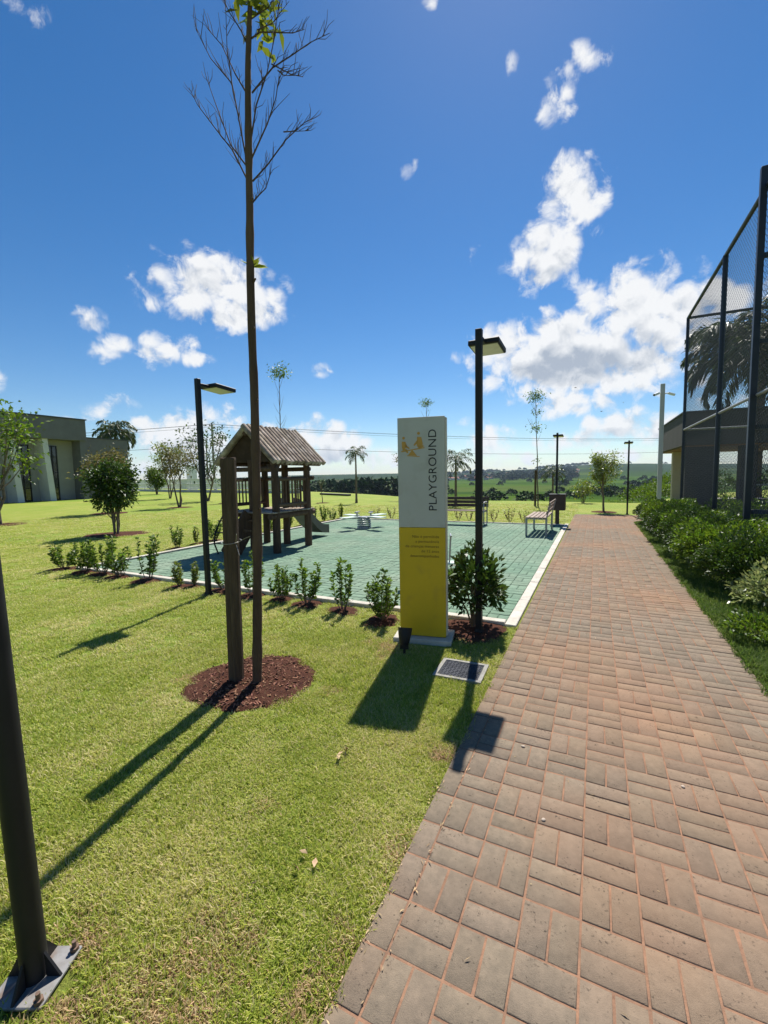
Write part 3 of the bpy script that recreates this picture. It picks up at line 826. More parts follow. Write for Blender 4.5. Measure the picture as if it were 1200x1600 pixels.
# --- hedge along the right of the path
hv = [bush_ball(320 + k, .60, .62, .72, .05, 10500, [M_LEAFD, M_LEAF, M_LEAFD][k], .26) for k in range(3)]
HEDGE = [(1.83, 6.9, 1.1, 'rounded hedge shrub right of the path, nearest the camera'),
         (1.68, 7.75, 1.122, 'rounded hedge shrub right of the path, second from the near end'),
         (1.8, 8.75, 1.133, 'rounded hedge shrub right of the path, third from the near end'),
         (1.7, 9.7, 1.1, 'rounded hedge shrub right of the path, fourth from the near end'),
         (1.8, 10.6, 1.078, 'rounded hedge shrub right of the path, fifth from the near end'),
         (1.7, 11.5, 1.1, 'rounded hedge shrub right of the path, sixth from the near end'),
         (1.78, 12.4, 1.067, 'rounded hedge shrub right of the path, seventh from the near end'),
         (1.7, 13.3, 1.1, 'rounded hedge shrub right of the path, third from the far end'),
         (1.75, 14.2, 1.045, 'rounded hedge shrub right of the path, second from the far end'),
         (1.64, 15, 0.99, 'rounded hedge shrub right of the path, last, where the path branches to the right')]
for k, (x, y, s_, lab) in enumerate(HEDGE):
    x += .07
    t = thing('hedge_shrub', lab, 'shrub', (x, y, 0), k * 2.1, 'hedge shrubs right of the path', (s_, s_, s_ * (.96 + .08 * (k % 2))))
    link('stems', hv[k % 3][0], t); link('leaves', hv[k % 3][1], t)
st, lf = bush_ball(340, .45, .45, .5, .075, 1500, M_VARI, .35)
t = thing('variegated_shrub', 'pale variegated low shrub at the right edge in front of the hedge', 'shrub', (1.86, 6.0, 0)); link('stems', st, t); link('leaves', lf, t)
st, lf = bush_ball(344, .34, .34, .3, .06, 1300, M_LEAF, .35)
for k, (x, y, lab) in enumerate([(1.42, 5.05, 'low leafy plant at the right frame edge in front of the variegated shrub')]):
    t = thing('low_plant', lab, 'plant', (x, y, 0), k * 2., 'low plants under the hedge', (.75, .9, .8)); link('stems', st, t); link('leaves', lf, t)
st, lf = bush_ball(346, .5, .5, .85, .07, 2600, M_LEAF, .35)
for k, (x, y) in enumerate([(2.75, 8.2), (2.95, 9.9), (3.0, 11.7), (3.05, 13.6)]):
    t = thing('court_shrub', ['nearest', 'second nearest', 'third nearest', 'farthest'][k] + ' leafy shrub inside the fence behind the hedge row', 'shrub', (x, y, 0), k * 1.7, 'shrubs inside the court fence'); link('stems', st, t); link('leaves', lf, t)

# --- the tall bare tree with its stake
TB = ground_at(402, 1072)


def tp(u, v, dd=0.0):
    p = facing(u, v, TB); return p + _fw * dd


t = thing('staked_tree', 'tall thin bare tree with a few leaves, in a round mulch bed by a stake', 'tree', (0, 0, 0))
mb = MB()
tr_px = [(402, 1078), (402, 1000), (402, 900), (401, 800), (399, 700), (397, 600), (393, 500), (391, 400), (390, 300), (388.5, 200), (388, 100), (391, 20), (395, -80), (399, -170)]
tv = np.array([v for _, v in tr_px], float); tu = np.array([u for u, _ in tr_px], float); trad = np.array([.036, .034, .033, .032, .031, .030, .0285, .027, .025, .023, .020, .016, .011, .006])
vv_ = np.linspace(1078, -170, 64); rj = np.random.default_rng(31)
uu_ = np.interp(vv_, tv[::-1], tu[::-1]) + np.cumsum(rj.normal(size=64)) * .12; rd_ = np.interp(vv_, tv[::-1], trad[::-1]) * (1 + rj.normal(size=64) * .035 + .12 * (rj.uniform(size=64) > .9))
mb.tube([tp(u, v) for u, v in zip(uu_, vv_)], list(rd_), 12)
for (u, v) in [(397, 632), (391, 520), (393, 445), (389, 320), (400, 800)]:   # old branch scars
    p = tp(u, v); mb.tube([p, p + np.array([.05, -.01, .03])], [.012, .006], 5)
trunk = link('trunk', mb.mesh('trunk', M_BARK), t)
BR = [[(386, 280), (362, 231), (334, 194), (302, 150), (285, 116)], [(385, 259), (359, 223), (334, 156), (317, 109)], [(385, 250), (373, 184), (363, 131), (356, 78), (354, 6)],
      [(385, 145), (368, 116), (346, 69), (323, 42)], [(363, 131), (334, 103), (314, 66)], [(395, 283), (415, 253), (443, 206), (471, 172), (490, 156)],
      [(393, 248), (421, 203), (437, 175), (445, 153)], [(393, 213), (401, 166), (418, 119), (431, 63), (437, 22)], [(394, 145), (424, 100), (456, 72), (481, 47), (512, 25)],
      [(393, 60), (406, 47), (456, 45), (474, 36)], [(395, 316), (402, 298), (410, 281), (415, 250)], [(402, 47), (427, 41), (454, 12)], [(391, 80), (374, 40), (352, 2), (340, -30)],
      [(392, 30), (420, 10), (440, -30)], [(424, 100), (452, 103), (468, 94)], [(443, 206), (460, 200), (481, 194)], [(434, 110), (444, 119), (456, 120)]]
bm_ = MB(); r9 = np.random.default_rng(77)
for b in BR:
    dd = r9.uniform(-.18, .18); n = len(b); pts = [tp(u, v, dd * (i / (n - 1))) for i, (u, v) in enumerate(b)]
    r0 = .0062 if n > 3 else .0045
    bm_.tube(pts, [r0 * (1 - .72 * i / (n - 1)) for i in range(n)], 5)
    for i in range(1, n):
        for _ in range(5):
            f = r9.uniform(.1, 1); q = pts[i - 1] + (pts[i] - pts[i - 1]) * f; dr = unit(pts[i] - pts[i - 1])
            e = q + (dr * .5 + np.array([r9.normal() * .28, r9.normal() * .28, .45])) * r9.uniform(.06, .19)
            bm_.tube([q, (q + e) / 2 + r9.normal(size=3) * .008, e], [.0022, .0018, .0010], 4)
bm_.obj('branches', M_BARK, t)
P = []; D = []
for _ in range(120):
    c0 = tp(398 + r9.normal() * 17, 2 + r9.normal() * 16 - 16, r9.normal() * .12); P.append(c0); D.append([r9.normal() * .8, r9.normal() * .8, r9.uniform(-.5, .7)])
V, Q = leaf_arrays(np.array(P), np.array(D), r9.uniform(.09, .15, len(P)), .045, r9)
link('top_leaves', np_mesh('top_leaves', V, Q, M_LEAFY), t)
P = [tp(394, 418)] * 7; D = [[-.7, -.5, .6], [.6, .3, .9], [.9, .4, .2], [.5, .6, 1.0], [.3, -.4, 1.2], [.9, .35, .05], [.1, .1, 1.]]
V, Q = leaf_arrays(np.array(P), np.array(D), np.array([.10, .10, .11, .09, .09, .12, .06]), .034, r9)
link('trunk_sprout', np_mesh('trunk_sprout', V, Q, M_LEAFY), t)
MC = np.array([-2.43, 2.53, 0])
link('mulch_bed', soil_disc(.50, 11, .035, 64, 12, .12), t, MC)
tag(link('mulch_chips', chips(.47, 900, 12, .035), t, MC), kind='stuff')

M_STAKE = mat('stake_wood', (.125, .09, .062), .9, .2, rgb2=(.06, .042, .03), scale=6, detail=8, bump=.7, bscale=14, stretch=(6, 6, .5))
SB = ground_at(370, 1068)
mb = MB()
sl = []
for i in range(12):
    a = 2 * math.pi * i / 12; rr = .057 * (1 + .07 * math.sin(3 * a + 1)); sl.append((rr * math.cos(a), rr * math.sin(a)))
sl[9] = (sl[9][0] * .62, sl[9][1] * .62)     # a long drying crack
n = len(sl); vs_ = []
for k, z in enumerate([-.02, .5, 1.0, 1.4, 1.75, 1.765]):
    q = .93 if k == 5 else 1.0
    vs_ += [(x * q + .012 * z, y * q, z + (.006 * math.sin(i * 2) if k > 3 else 0)) for i, (x, y) in enumerate(sl)]
mb.add(vs_, [(k * n + i, k * n + (i + 1) % n, (k + 1) * n + (i + 1) % n, (k + 1) * n + i) for k in range(5) for i in range(n)] + [tuple(range(5 * n, 6 * n))])
t = thing('tree_stake', 'thick weathered wooden stake beside the bare tree trunk, wired to it', 'stake', (SB[0], SB[1], 0)); mb.obj('post', M_STAKE, t)
M_WIRE = mat('tie_wire', (.30, .29, .27), .4, .5, metal=.6)
w_ = MB(); ring = [(.074 * math.cos(a) + .013, .074 * math.sin(a), 1.13 + .01 * math.sin(a)) for a in np.linspace(0, 6.28, 17)]
w_.tube(ring, .003, 5); tt = np.array([TB[0] - SB[0], TB[1] - SB[1], 1.16])
w_.tube([(.085, 0, 1.13), tt + (-.03, -.03, 0), tt + (.03, -.035, .02)], .0025, 5); w_.tube([(.08, -.02, 1.12), (.13, -.06, 1.20)], .0025, 5); w_.tube([(.08, -.02, 1.12), (.14, -.05, 1.04)], .0025, 5)
w_.obj('tie_wire', M_WIRE, t)

# --- trees on the lawn
G_L = 'ornamental trees on the left lawn'
p = ground_at(182, 835)
tree('ornamental_tree', 'dense dark round-headed small tree on the lawn in front of the building', p, M_LEAFD, seed=501, h=2.1, crown_r=.62, crown_z0=.72, stems=4, trunk_r=.07, leaf=.12, n_leaf=4400, nbr=30, soil=.85, group=G_L, clumpy=.55, spread=.2)
p = ground_at(0, 820)
tree('ornamental_tree', 'large loose-crowned tree cut by the left edge of the picture', p, M_LEAF, seed=502, h=4.4, crown_r=1.45, crown_z0=1.7, stems=3, trunk_r=.12, leaf=.2, n_leaf=1700, nbr=24, soil=.9, group=G_L, clumpy=.92)
p = ground_at(172, 802)
tree('ornamental_tree', 'small bronze-leaved tree half hidden behind the dark round tree', p, M_LEAFO, seed=503, h=2.9, crown_r=1.05, crown_z0=1.4, stems=3, trunk_r=.08, leaf=.16, n_leaf=2200, nbr=18, soil=.9, group=G_L)
p = ground_at(281, 793)
tree('ornamental_tree', 'airy bronze-topped tree, nearer of the pair right of the round bush', p, M_LEAFO, seed=504, h=3.5, crown_r=.95, crown_z0=1.7, stems=3, trunk_r=.09, leaf=.15, n_leaf=1300, nbr=18, soil=.7, group=G_L, clumpy=.85)
p = ground_at(266, 779)
tree('ornamental_tree', 'airy pale tree, farther of the pair right of the round bush', p, M_LEAFY, seed=505, h=4.6, crown_r=1.3, crown_z0=1.9, stems=4, trunk_r=.1, leaf=.2, n_leaf=1300, nbr=18, group=G_L, clumpy=.85)
p = ground_at(245, 768)
tree('ornamental_tree', 'round yellow-green bush by the far white railing', p * .8 * np.array([1, 1, 0]), M_LEAF, seed=506, h=3.0, crown_r=.95, crown_z0=.5, stems=4, trunk_r=.1, leaf=.2, n_leaf=3200, nbr=18, group=G_L)
p = ground_at(325, 776)
tree('ornamental_tree', 'tall sparse dark-leaved tree crossing the small lamp post', p * .8 * np.array([1, 1, 0]), M_LEAFD, seed=507, h=5.6, crown_r=1.5, crown_z0=1.7, stems=3, trunk_r=.12, leaf=.24, n_leaf=800, nbr=22, group=G_L, clumpy=.95, spread=.3)
p = ground_at(356, 786)
tree('ornamental_tree', 'small leafless-looking tree just left of the playhouse', p, M_LEAFD, seed=508, h=2.9, crown_r=.75, crown_z0=1.0, stems=4, trunk_r=.07, leaf=.13, n_leaf=260, nbr=20, group=G_L, clumpy=.95, soil=.6)
p = ground_at(943, 800)
tree('ornamental_tree', 'rounded yellow-green small tree left of the far lamp post', p, M_LEAFY, seed=510, h=2.35, crown_r=.52, crown_z0=.95, stems=1, trunk_r=.045, leaf=.09, n_leaf=2400, nbr=16, soil=.5, clumpy=.7)
p = ground_at(911, 786)
tree('ornamental_tree', 'low yellow-green bush beyond the end of the path', p, M_LEAFY, seed=511, h=1.15, crown_r=.55, crown_z0=.2, stems=4, trunk_r=.04, leaf=.12, n_leaf=520, nbr=16, clumpy=.8)


def thin_tree(name, label, u, vb, vt, seed, tuft, extra=(), d=None, tilt=0):
    p = ground_at(u, vb) if d is None else _fw * d + _rt * (u - 600) / F_PX * d
    p = np.array([p[0], p[1], 0]); top = facing(u + tilt, vt, p); h = top[2]
    r = np.random.default_rng(seed); t = thing(name, label, 'tree', p, 0, 'tall thin staked trees'); mb = MB()
    dx = (top - p)[:2]
    f = lambda q: np.array([dx[0] * q, dx[1] * q, h * q])
    mb.tube([f(q) + r.normal(size=3) * .01 for q in np.linspace(0, 1, 8)], [.035 * (1 - .75 * q) for q in np.linspace(0, 1, 8)], 6)
    for k in range(12):
        q = r.uniform(.55, .9); b = f(q); a = r.uniform(0, 6.28); ln = r.uniform(.3, .75) * h * .2
        e = b + np.array([math.cos(a) * ln * .6, math.sin(a) * ln * .6, ln]); mb.tube([b, (b + e) / 2 + (0, 0, -.04), e], [.008, .006, .003], 4)
    mb.obj('trunk', M_BARKG, t)
    P = []; D = []
    for (q0, rad, n) in [(1.0, tuft, 260)] + list(extra):
        c0 = f(q0); P += list(c0 + r.normal(size=(n, 3)) * np.array([rad, rad, rad * .75]) * .5); D += list(r.normal(size=(n, 3)) + (0, 0, .2))
    V, Q = leaf_arrays(np.array(P), np.array(D), .15 * tuft / .45 * r.uniform(.6, 1.2, len(P)), .06 * tuft / .45, r)
    link('crown', np_mesh('crown', V, Q, M_LEAF), t)
    return t, p, h


thin_tree('thin_tree', 'thin tree with a leaf tuft rising behind the playhouse roof', 441, 800, 583, 601, .42, d=19.0, tilt=-5)
thin_tree('thin_tree', 'thin tree whose tip shows above the top of the sign', 666, 800, 630, 602, .3, d=24.0)
t, p, h = thin_tree('thin_tree', 'tall thin tree with two leaf tufts left of the litter bin', 841, 791, 620, 603, .38, [(.72, .36, 90), (.42, .2, 25), (.86, .25, 40)], tilt=-4)
s_ = thing('thin_stake', 'short dark stake beside the tall thin two-tufted tree', 'stake', p + np.array([-.15, .02, 0])); MB().tube([(0, 0, -.02), (.01, 0, 1.75)], .05, 8).obj('post', M_STAKE, s_)
palm('palm_tree', 'slender palm seen over the spring seat against the hazy ridge', ground_at(557, 786), 2.85, .85, 18, 701, .055, dens=16, wid=.035)
palm('palm_tree', 'palm just right of the sign with the far hill behind', ground_at(712, 790), 2.15, 1.15, 16, 702, .06, dens=18, wid=.035)
palm('palm_tree', 'small feathery palm behind the litter bin lamp post', ground_at(863, 789), 1.5, .75, 14, 703, .045, dens=14, wid=.04)
p = np.array([8.05, 31., 0]); palm('palm_tree', 'big drooping palm behind the court fence and pavilion', p, 7.6, 4.4, 40, 704, .22, dens=64, wid=.022, droop=1.05)
p = _fw * 55 + _rt * (187 - 600) / F_PX * 55
palm('palm_tree', 'palm with arching fronds over the left building roof', p, 7.2, 3.2, 20, 705, .2, dens=24, wid=.05, droop=1.3)
p = ground_at(609, 792) ; tree('ornamental_tree', 'small flat-topped tree left of the sign beyond the playground', np.array([-11.2, 26.5, 0]), M_LEAFO, seed=520, h=3.0, crown_r=.8, crown_z0=2.0, stems=2, trunk_r=.06, leaf=.14, n_leaf=420, nbr=12, clumpy=.9)
tree('ornamental_tree', 'thin sapling on the far lawn right of the playhouse', ground_at(504, 786), M_LEAFD, seed=521, h=1.6, crown_r=.3, crown_z0=1.0, stems=1, trunk_r=.03, leaf=.08, n_leaf=60, nbr=8, soil=.45)

# --- bushes at the brink of the lawn, right of the path
bv = bush_ball(560, 1.0, 1.0, 1.35, .13, 1500, M_LEAF, .35)
for k, (u, d, s_, lab) in enumerate([(1000, 26, .95, 'leafy bush on the lawn edge right of the far lamp post'), (1024, 27, 1.05, 'leafy bush behind the white camera pole'), (1058, 28, 1.3, 'tall leafy bush behind the pavilion column'), (960, 30, .7, 'low bush at the lawn edge left of the far lamp post')]):
    p = _fw * d + _rt * (u - 600) / F_PX * d; z = float(terrain(p[0], p[1]))
    t = thing('edge_bush', lab, 'bush', (p[0], p[1], z - .1), k * 1.9, 'bushes along the lawn edge', s_); link('stems', bv[0], t); link('leaves', bv[1], t)

# --- valley trees and far woods
def clump(seed, n=150, flat=.8):
    r = np.random.default_rng(seed); d = unit(r.normal(size=(n, 3))); d[:, 2] = np.abs(d[:, 2]) * flat - .1
    P = d * (1 + .3 * noise3(d, seed, 3))[:, None] * (r.uniform(size=n) ** .25)[:, None] * np.array([.5, .5, .75]) + np.array([0, 0, .28])
    return leaf_arrays(P, d + r.normal(size=(n, 3)) * .6, .26, .2, r)


cl = [clump(800 + k) for k in range(4)]
clm = [np_mesh('crown', *cl[k], M_FAR) for k in range(4)]
ft = MB().tube([(0, 0, -.2), (0, 0, .35)], [.05, .035], 5).mesh('trunk', M_BARKG)
r5 = np.random.default_rng(55)
VT = [(765, 150, 6), (781, 165, 7), (822, 140, 7.5), (840, 150, 6), (860, 170, 7), (890, 190, 6.5), (905, 180, 6), (738, 140, 5), (995, 190, 7), (1015, 200, 7), (950, 210, 6), (975, 230, 6), (930, 260, 8), (750, 230, 8), (800, 260, 8), (875, 300, 9), (1040, 260, 9)]
for k, (u, d, s_) in enumerate(VT):
    d = d * 1.15; s_ *= .8; p = _fw * d + _rt * (u - 600) / F_PX * d; z = float(terrain(p[0], p[1]))
    t = thing('valley_tree', 'small dark tree standing in the green valley fields', 'tree', (p[0], p[1], z), k, 'trees in the valley fields', (s_, s_, s_ * .8)); link('crown', clm[k % 4], t); link('trunk', ft, t)
VV = []; QQ = []; off_ = 0


def wood(n, u0, u1, d0, d1, s0, s1, seed):
    global off_
    r = np.random.default_rng(seed); k = 0
    while k < n:
        u = r.uniform(u0, u1); d = math.exp(r.uniform(math.log(d0), math.log(d1))); p = _fw * d + _rt * (u - 600) / F_PX * d
        if noise3(np.array([p[0], p[1] * 2.5, 0]), seed, 1 / (d * .12)) < -.05 and r.uniform() < .85: k += .25; continue
        V, Q = cl[r.integers(4)]; s_ = r.uniform(s0, s1); a = r.uniform(0, 6.28); c_, sn = math.cos(a), math.sin(a)
        W = (V * s_) @ np.array([[c_, sn, 0], [-sn, c_, 0], [0, 0, .9]]) + np.array([p[0], p[1], float(terrain(p[0], p[1])) - .1])
        VV.append(W); QQ.append(Q + off_); off_ += len(W); k += 1


wood(330, 470, 660, 260, 700, 10, 16, 901)      # dark wood below the hazy ridge on the left
wood(26, 640, 1070, 230, 360, 5, 7, 902)       # hedgerows
wood(75, 690, 1075, 480, 950, 7, 11, 903)
wood(240, 690, 900, 1100, 2000, 12, 20, 904)    # trees round the far village
wood(150, 690, 1085, 2350, 2650, 13, 20, 905)   # trees on the skyline
tag(link('far_woods', np_mesh('far_woods', np.concatenate(VV), np.concatenate(QQ), M_FAR)), 'dark belts of far-off woodland on the valley slopes and the hill skyline', 'woodland', kind='stuff')

# ---------------------------------------------------------------- lamp posts
M_BLACK = mat('black_painted_metal', (.009, .0095, .012), .55, .35, var=.3, scale=6)
M_DIFF = mat('lamp_diffuser', (.62, .60, .52), .4, .5, var=.1, scale=10)
M_STEEL = mat('galvanised_steel', (.36, .36, .35), .5, .5, metal=.35, rgb2=(.24, .24, .235), scale=9, detail=6)


def lamp_parts(t, pole_w=.062, round_pole=False, h=2.99):
    mb = MB()
    if round_pole: mb.tube([(0, 0, 0), (0, 0, h)], .037, 20)
    else: mb.box((0, 0, h / 2), (pole_w, pole_w, h), bev=.004)
    mb.obj('pole', M_BLACK, t)
    fl = MB(); fl.box((0, 0, .006), (.15, .15, .012)); fl.box((0, 0, .035), (.085, .085, .05), taper=.78); fl.obj('base_flange', M_BLACK, t)
    MB().box((0, .10, h - .075), (.05, .16, .04), bev=.004).obj('arm', M_BLACK, t)
    hd = MB(); hd.box((0, .36, h - .075), (.31, .38, .055), (R(-3), 0, 0), bev=.008)
    head = hd.obj('lamp_head', M_BLACK, t)
    MB().box((0, .36, h - .1045), (.27, .33, .008), (R(-3), 0, 0)).obj('diffuser', M_DIFF, head)


l0 = thing('lamp_post', 'tall black lamp post with square head standing right of the sign', 'lamp post', (-1.03, 4.25, 0), 0, 'black lamp posts of the park'); lamp_parts(l0)
dup(l0, (-4.8, 4.23, 0), 0, .985, 'black lamp post with square head among the kerb shrubs left of the stake')
dup(l0, (-1.1, 14.75, 0), 0, .955, 'black lamp post rising behind the brown litter bin')
dup(l0, (1.09, 18.5, 0), 0, .92, 'farthest black lamp post, at the far end of the brick path')
l4 = thing('lamp_post', 'black round post on a bolted steel plate at the lower left edge', 'lamp post', (-1.6, .64, 0), 0, 'black lamp posts of the park'); lamp_parts(l4, round_pole=True)
l4.rotation_euler = (R(-.6), R(1.6), R(180))
for ch in list(l4.children):
    if ch.name.startswith('base_flange'): bpy.data.objects.remove(ch)
M_PLATE = mat('weathered_plate', (.30, .295, .29), .55, .5, metal=.25, rgb2=(.19, .175, .16), scale=16, detail=7, rgb3=(.16, .10, .07), scale3=14, cut3=(.55, .7))
MB().box((0, 0, .012), (.18, .18, .012), (0, 0, R(24)), bev=.003).obj('base_plate', M_PLATE, l4)
for a in range(4):
    an = R(24 + 45 + 90 * a); x, y = .105 * math.cos(an), .105 * math.sin(an)
    b_ = MB(); b_.tube([(x, y, .018), (x, y, .03)], .014, 6); b_.tube([(x, y, .03), (x, y, .05)], .007, 8); b_.obj('anchor_bolt', mat('rusty_bolt', (.16, .10, .07), .7, .4, var=.4, scale=40), l4)
    g_ = MB(); dx, dy = math.cos(an - R(45)), math.sin(an - R(45))
    px_, py_ = -dy * .004, dx * .004
    A_, B_, T_ = (dx * .04, dy * .04), (dx * .088, dy * .088), .10
    g_.add([(A_[0] + px_, A_[1] + py_, .018), (B_[0] + px_, B_[1] + py_, .018), (A_[0] + px_, A_[1] + py_, T_), (A_[0] - px_, A_[1] - py_, .018), (B_[0] - px_, B_[1] - py_, .018), (A_[0] - px_, A_[1] - py_, T_)],
           [(0, 1, 2), (3, 5, 4), (0, 3, 4, 1), (1, 4, 5, 2), (2, 5, 3, 0)]); g_.obj('gusset', M_BLACK, l4)

# ---------------------------------------------------------------- sign totem
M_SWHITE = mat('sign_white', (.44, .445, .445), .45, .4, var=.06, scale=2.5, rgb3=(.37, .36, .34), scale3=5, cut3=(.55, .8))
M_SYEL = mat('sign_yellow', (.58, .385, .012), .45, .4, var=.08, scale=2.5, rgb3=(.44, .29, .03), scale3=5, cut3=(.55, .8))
M_SORA = mat('sign_orange', (.48, .27, .06), .5, .4)
M_SBLK = mat('sign_black', (.012, .012, .02), .5, .4)
M_STXT = mat('sign_brown_text', (.20, .12, .01), .5, .4)
sg = thing('sign_totem', 'tall white and yellow PLAYGROUND sign totem on a concrete slab', 'sign', (-1.475, 3.83, 0), R(11))
SW, ST, SZ0, SZ1, SZM = .445, .13, .055, 2.15, 1.115
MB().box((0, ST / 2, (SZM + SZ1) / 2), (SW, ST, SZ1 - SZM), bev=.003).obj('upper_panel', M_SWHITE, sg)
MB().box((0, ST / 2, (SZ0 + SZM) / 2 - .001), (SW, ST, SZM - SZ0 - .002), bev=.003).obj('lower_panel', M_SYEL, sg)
MB().box((SW / 2 + .006, ST / 2, (SZ0 + SZ1) / 2), (.012, ST * .5, SZ1 - SZ0 - .02)).obj('edge_strip', mat('sign_edge', (.62, .60, .52), .5, .4), sg)
MB().box((.0, ST / 2 + .02, .022), (.56, .33, .055), bev=.006).obj('concrete_base', M_KERB, sg)


def text(name, body, size, m_, parent, x, z, align='RIGHT', rot=False, sx=1.0):
    cu = bpy.data.curves.new(name, 'FONT'); cu.body = body; cu.size = size; cu.align_x = align; cu.extrude = .0006; cu.resolution_u = 4
    cu.space_character = 1.05
    o = bpy.data.objects.new(name, cu); C.objects.link(o); bpy.context.view_layer.update()
    me = bpy.data.meshes.new_from_object(o.evaluated_get(bpy.context.evaluated_depsgraph_get())); bpy.data.objects.remove(o)
    me.materials.clear(); me.materials.append(m_)
    q = link(name, me, parent, (x, -.0015, z)); q.rotation_euler = (R(90), R(-90) if rot else 0, 0); q.scale = (sx, 1, 1)
    return q


tw = text('lettering', 'PLAYGROUND', .108, M_SBLK, sg, .145, 1.27, 'LEFT', True)
bb = max(v.co.x for v in tw.data.vertices); tw.scale = (.76 / bb, 1.0, 1.0)
for k, ln_ in enumerate(['Não é permitida', 'a permanência', 'de crianças menores', 'de 12 anos', 'desacompanhadas']):
    text('lettering', ln_, .037, M_STXT, sg, .165, 1.015 - k * .0465, 'RIGHT')


def flat(name, polys, m_):
    mb = MB()
    for poly in polys:
        mb.add([(x, -.0016, z) for x, z in poly], [tuple(range(len(poly)))])
    return mb.obj(name, m_, sg)


def disc(cx, cz, r_): return [(cx + r_ * math.cos(a), cz + r_ * math.sin(a)) for a in np.linspace(0, 2 * math.pi, 15)[:-1]]


def sp(u, v): return (SW * ((u - 621) / 76.) - SW / 2, SZ1 - (v - 652 + (u - 621) * .1) * (SZ1 - SZM) / 172.)


def pp(*q): return [sp(*a) for a in q]


flat('pictogram_child', [disc(*sp(631, 682.5), .013), pp((628, 688), (634, 688), (637, 695), (633, 699), (628, 699)), pp((633, 692), (641, 697), (640, 699), (633, 696)), pp((629, 699), (636, 699), (639, 705), (636, 705.5), (633, 701.5), (629, 702))], M_SORA)
flat('pictogram_child', [disc(*sp(655.5, 673.5), .014), pp((653, 679), (660, 679), (662.5, 690), (657, 695), (652.5, 694), (653, 685)), pp((653, 684), (647, 692), (648.5, 693.5), (655, 688)), pp((654, 694), (663, 691), (664, 693), (656, 697.5))], M_SORA)
flat('pictogram_seesaw', [pp((627, 703), (665, 694), (665, 695.6), (627, 704.8)), pp((645, 699.5), (653, 708.5), (638, 708.5)), pp((636, 708.8), (657, 708.8), (657, 710), (636, 710))], M_SORA)

# spot light, inspection cover
p = ground_at(632, 1022)
st_ = thing('spot_light', 'small black garden spotlight on a spike aimed up at the sign', 'spotlight', (p[0], p[1], 0), R(11))
MB().tube([(0, 0, -.02), (0, 0, .09)], [.012, .012], 8).obj('spike', M_BLACK, st_)
b_ = MB(); b_.box((0, 0, .085), (.075, .02, .07)); b_.obj('bracket', M_BLACK, st_)
b_ = MB(); a_ = Vector((0, .35, .94)).normalized(); o_ = Vector((0, -.01, .085))
b_.tube([o_, o_ + a_ * .03, o_ + a_ * .1, o_ + a_ * .155], [.03, .048, .060, .066], 16, cap=False); b_.tube([o_, o_ + a_ * .09], [.03, .05], 16); b_.obj('lamp_housing', M_BLACK, st_)
MB().tube([o_ + a_ * .135, o_ + a_ * .14], [.058, .058], 16).obj('lens', mat('spot_glass', (.25, .27, .28), .1, .6), st_)
cv = thing('inspection_cover', 'square grey steel inspection cover in a concrete frame in the grass', 'cover', (-.955, 3.34, 0), R(2))
f_ = MB()
for x, y, w, h_ in ((0, -.1575, .385, .03), (0, .1575, .385, .03), (-.1775, 0, .03, .285), (.1775, 0, .03, .285)): f_.box((x, y, .008), (w, h_, .03))
f_.obj('frame', mat('cover_frame', (.30, .285, .255), .9, .2, var=.3, scale=20), cv)
c_ = MB(); c_.box((0, 0, .006), (.325, .285, .022))
for i in range(11):
    for j in range(10): c_.box((-.14 + i * .028, -.122 + j * .027, .0185), (.02, .006, .004), (0, 0, R(45 if (i + j) % 2 else -45)))
c_.obj('lid', mat('steel_lid', (.07, .073, .082), .95, .05, metal=.0, var=.3, scale=12), cv)

# ---------------------------------------------------------------- wooden playhouse
M_LOG = mat('log_wood', (.115, .066, .038), .8, .3, rgb2=(.058, .034, .022), scale=5, detail=7, bump=.6, bscale=12, stretch=(3, 3, .6), rand=.18)
M_ROOF = mat('roof_log', (.37, .295, .225), .85, .3, rgb2=(.17, .125, .09), scale=6, detail=8, bump=.6, bscale=14, rand=.22, rgb3=(.54, .46, .38), scale3=4, cut3=(.5, .7))
M_RAILW = mat('rail_wood', (.14, .085, .052), .8, .3, var=.4, scale=8, rand=.2)
ph = thing('playhouse', 'wooden log playhouse on posts with slatted gable roof and slide', 'playhouse', (0, 0, 0))
PXS, PYS = (-7.3, -6.68, -6.05), (7.19, 8.31)
for y in PYS:
    for k, x in enumerate(PXS):
        MB().tube([(x, y, -.02), (x + .008, y, 1.0), (x, y + .006, 2.0)], [.085, .08, .074], 10).obj('post', M_LOG, ph)
EV, RG = 1.93, 2.66; RX = -6.72; YA, YB = 7.02, 8.95; XL, XR = -7.62, -5.93
for k in range(14):
    y = YA + (YB - YA) * (k + .5) / 14; w = (YB - YA) / 14 * .455
    for sx in (XL, XR):
        e = random.uniform(-.025, .025); d = np.array([sx - RX, 0, EV - RG]); d /= np.linalg.norm(d)
        a = np.array([RX, y, RG + .03]) - d * (.06 + random.uniform(0, .05)) * (1 if sx == XR else .2); b = np.array([sx, y + random.uniform(-.008, .008), EV]) + d * e
        MB().tube([a, (a + b) / 2 + (0, 0, random.uniform(-.006, .006)), b], [w * random.uniform(.95, 1.05), w * 1.04, w * random.uniform(.93, 1.03)], 8).obj('roof_log', M_ROOF, ph)
for x in PXS[::2]: MB().tube([(x, YA + .1, 1.93), (x, YB - .1, 1.93)], .055, 8).obj('wall_plate', M_LOG, ph)
MB().tube([(RX, YA + .05, RG - .09), (RX, YB - .05, RG - .09)], .055, 8).obj('ridge_beam', M_LOG, ph)
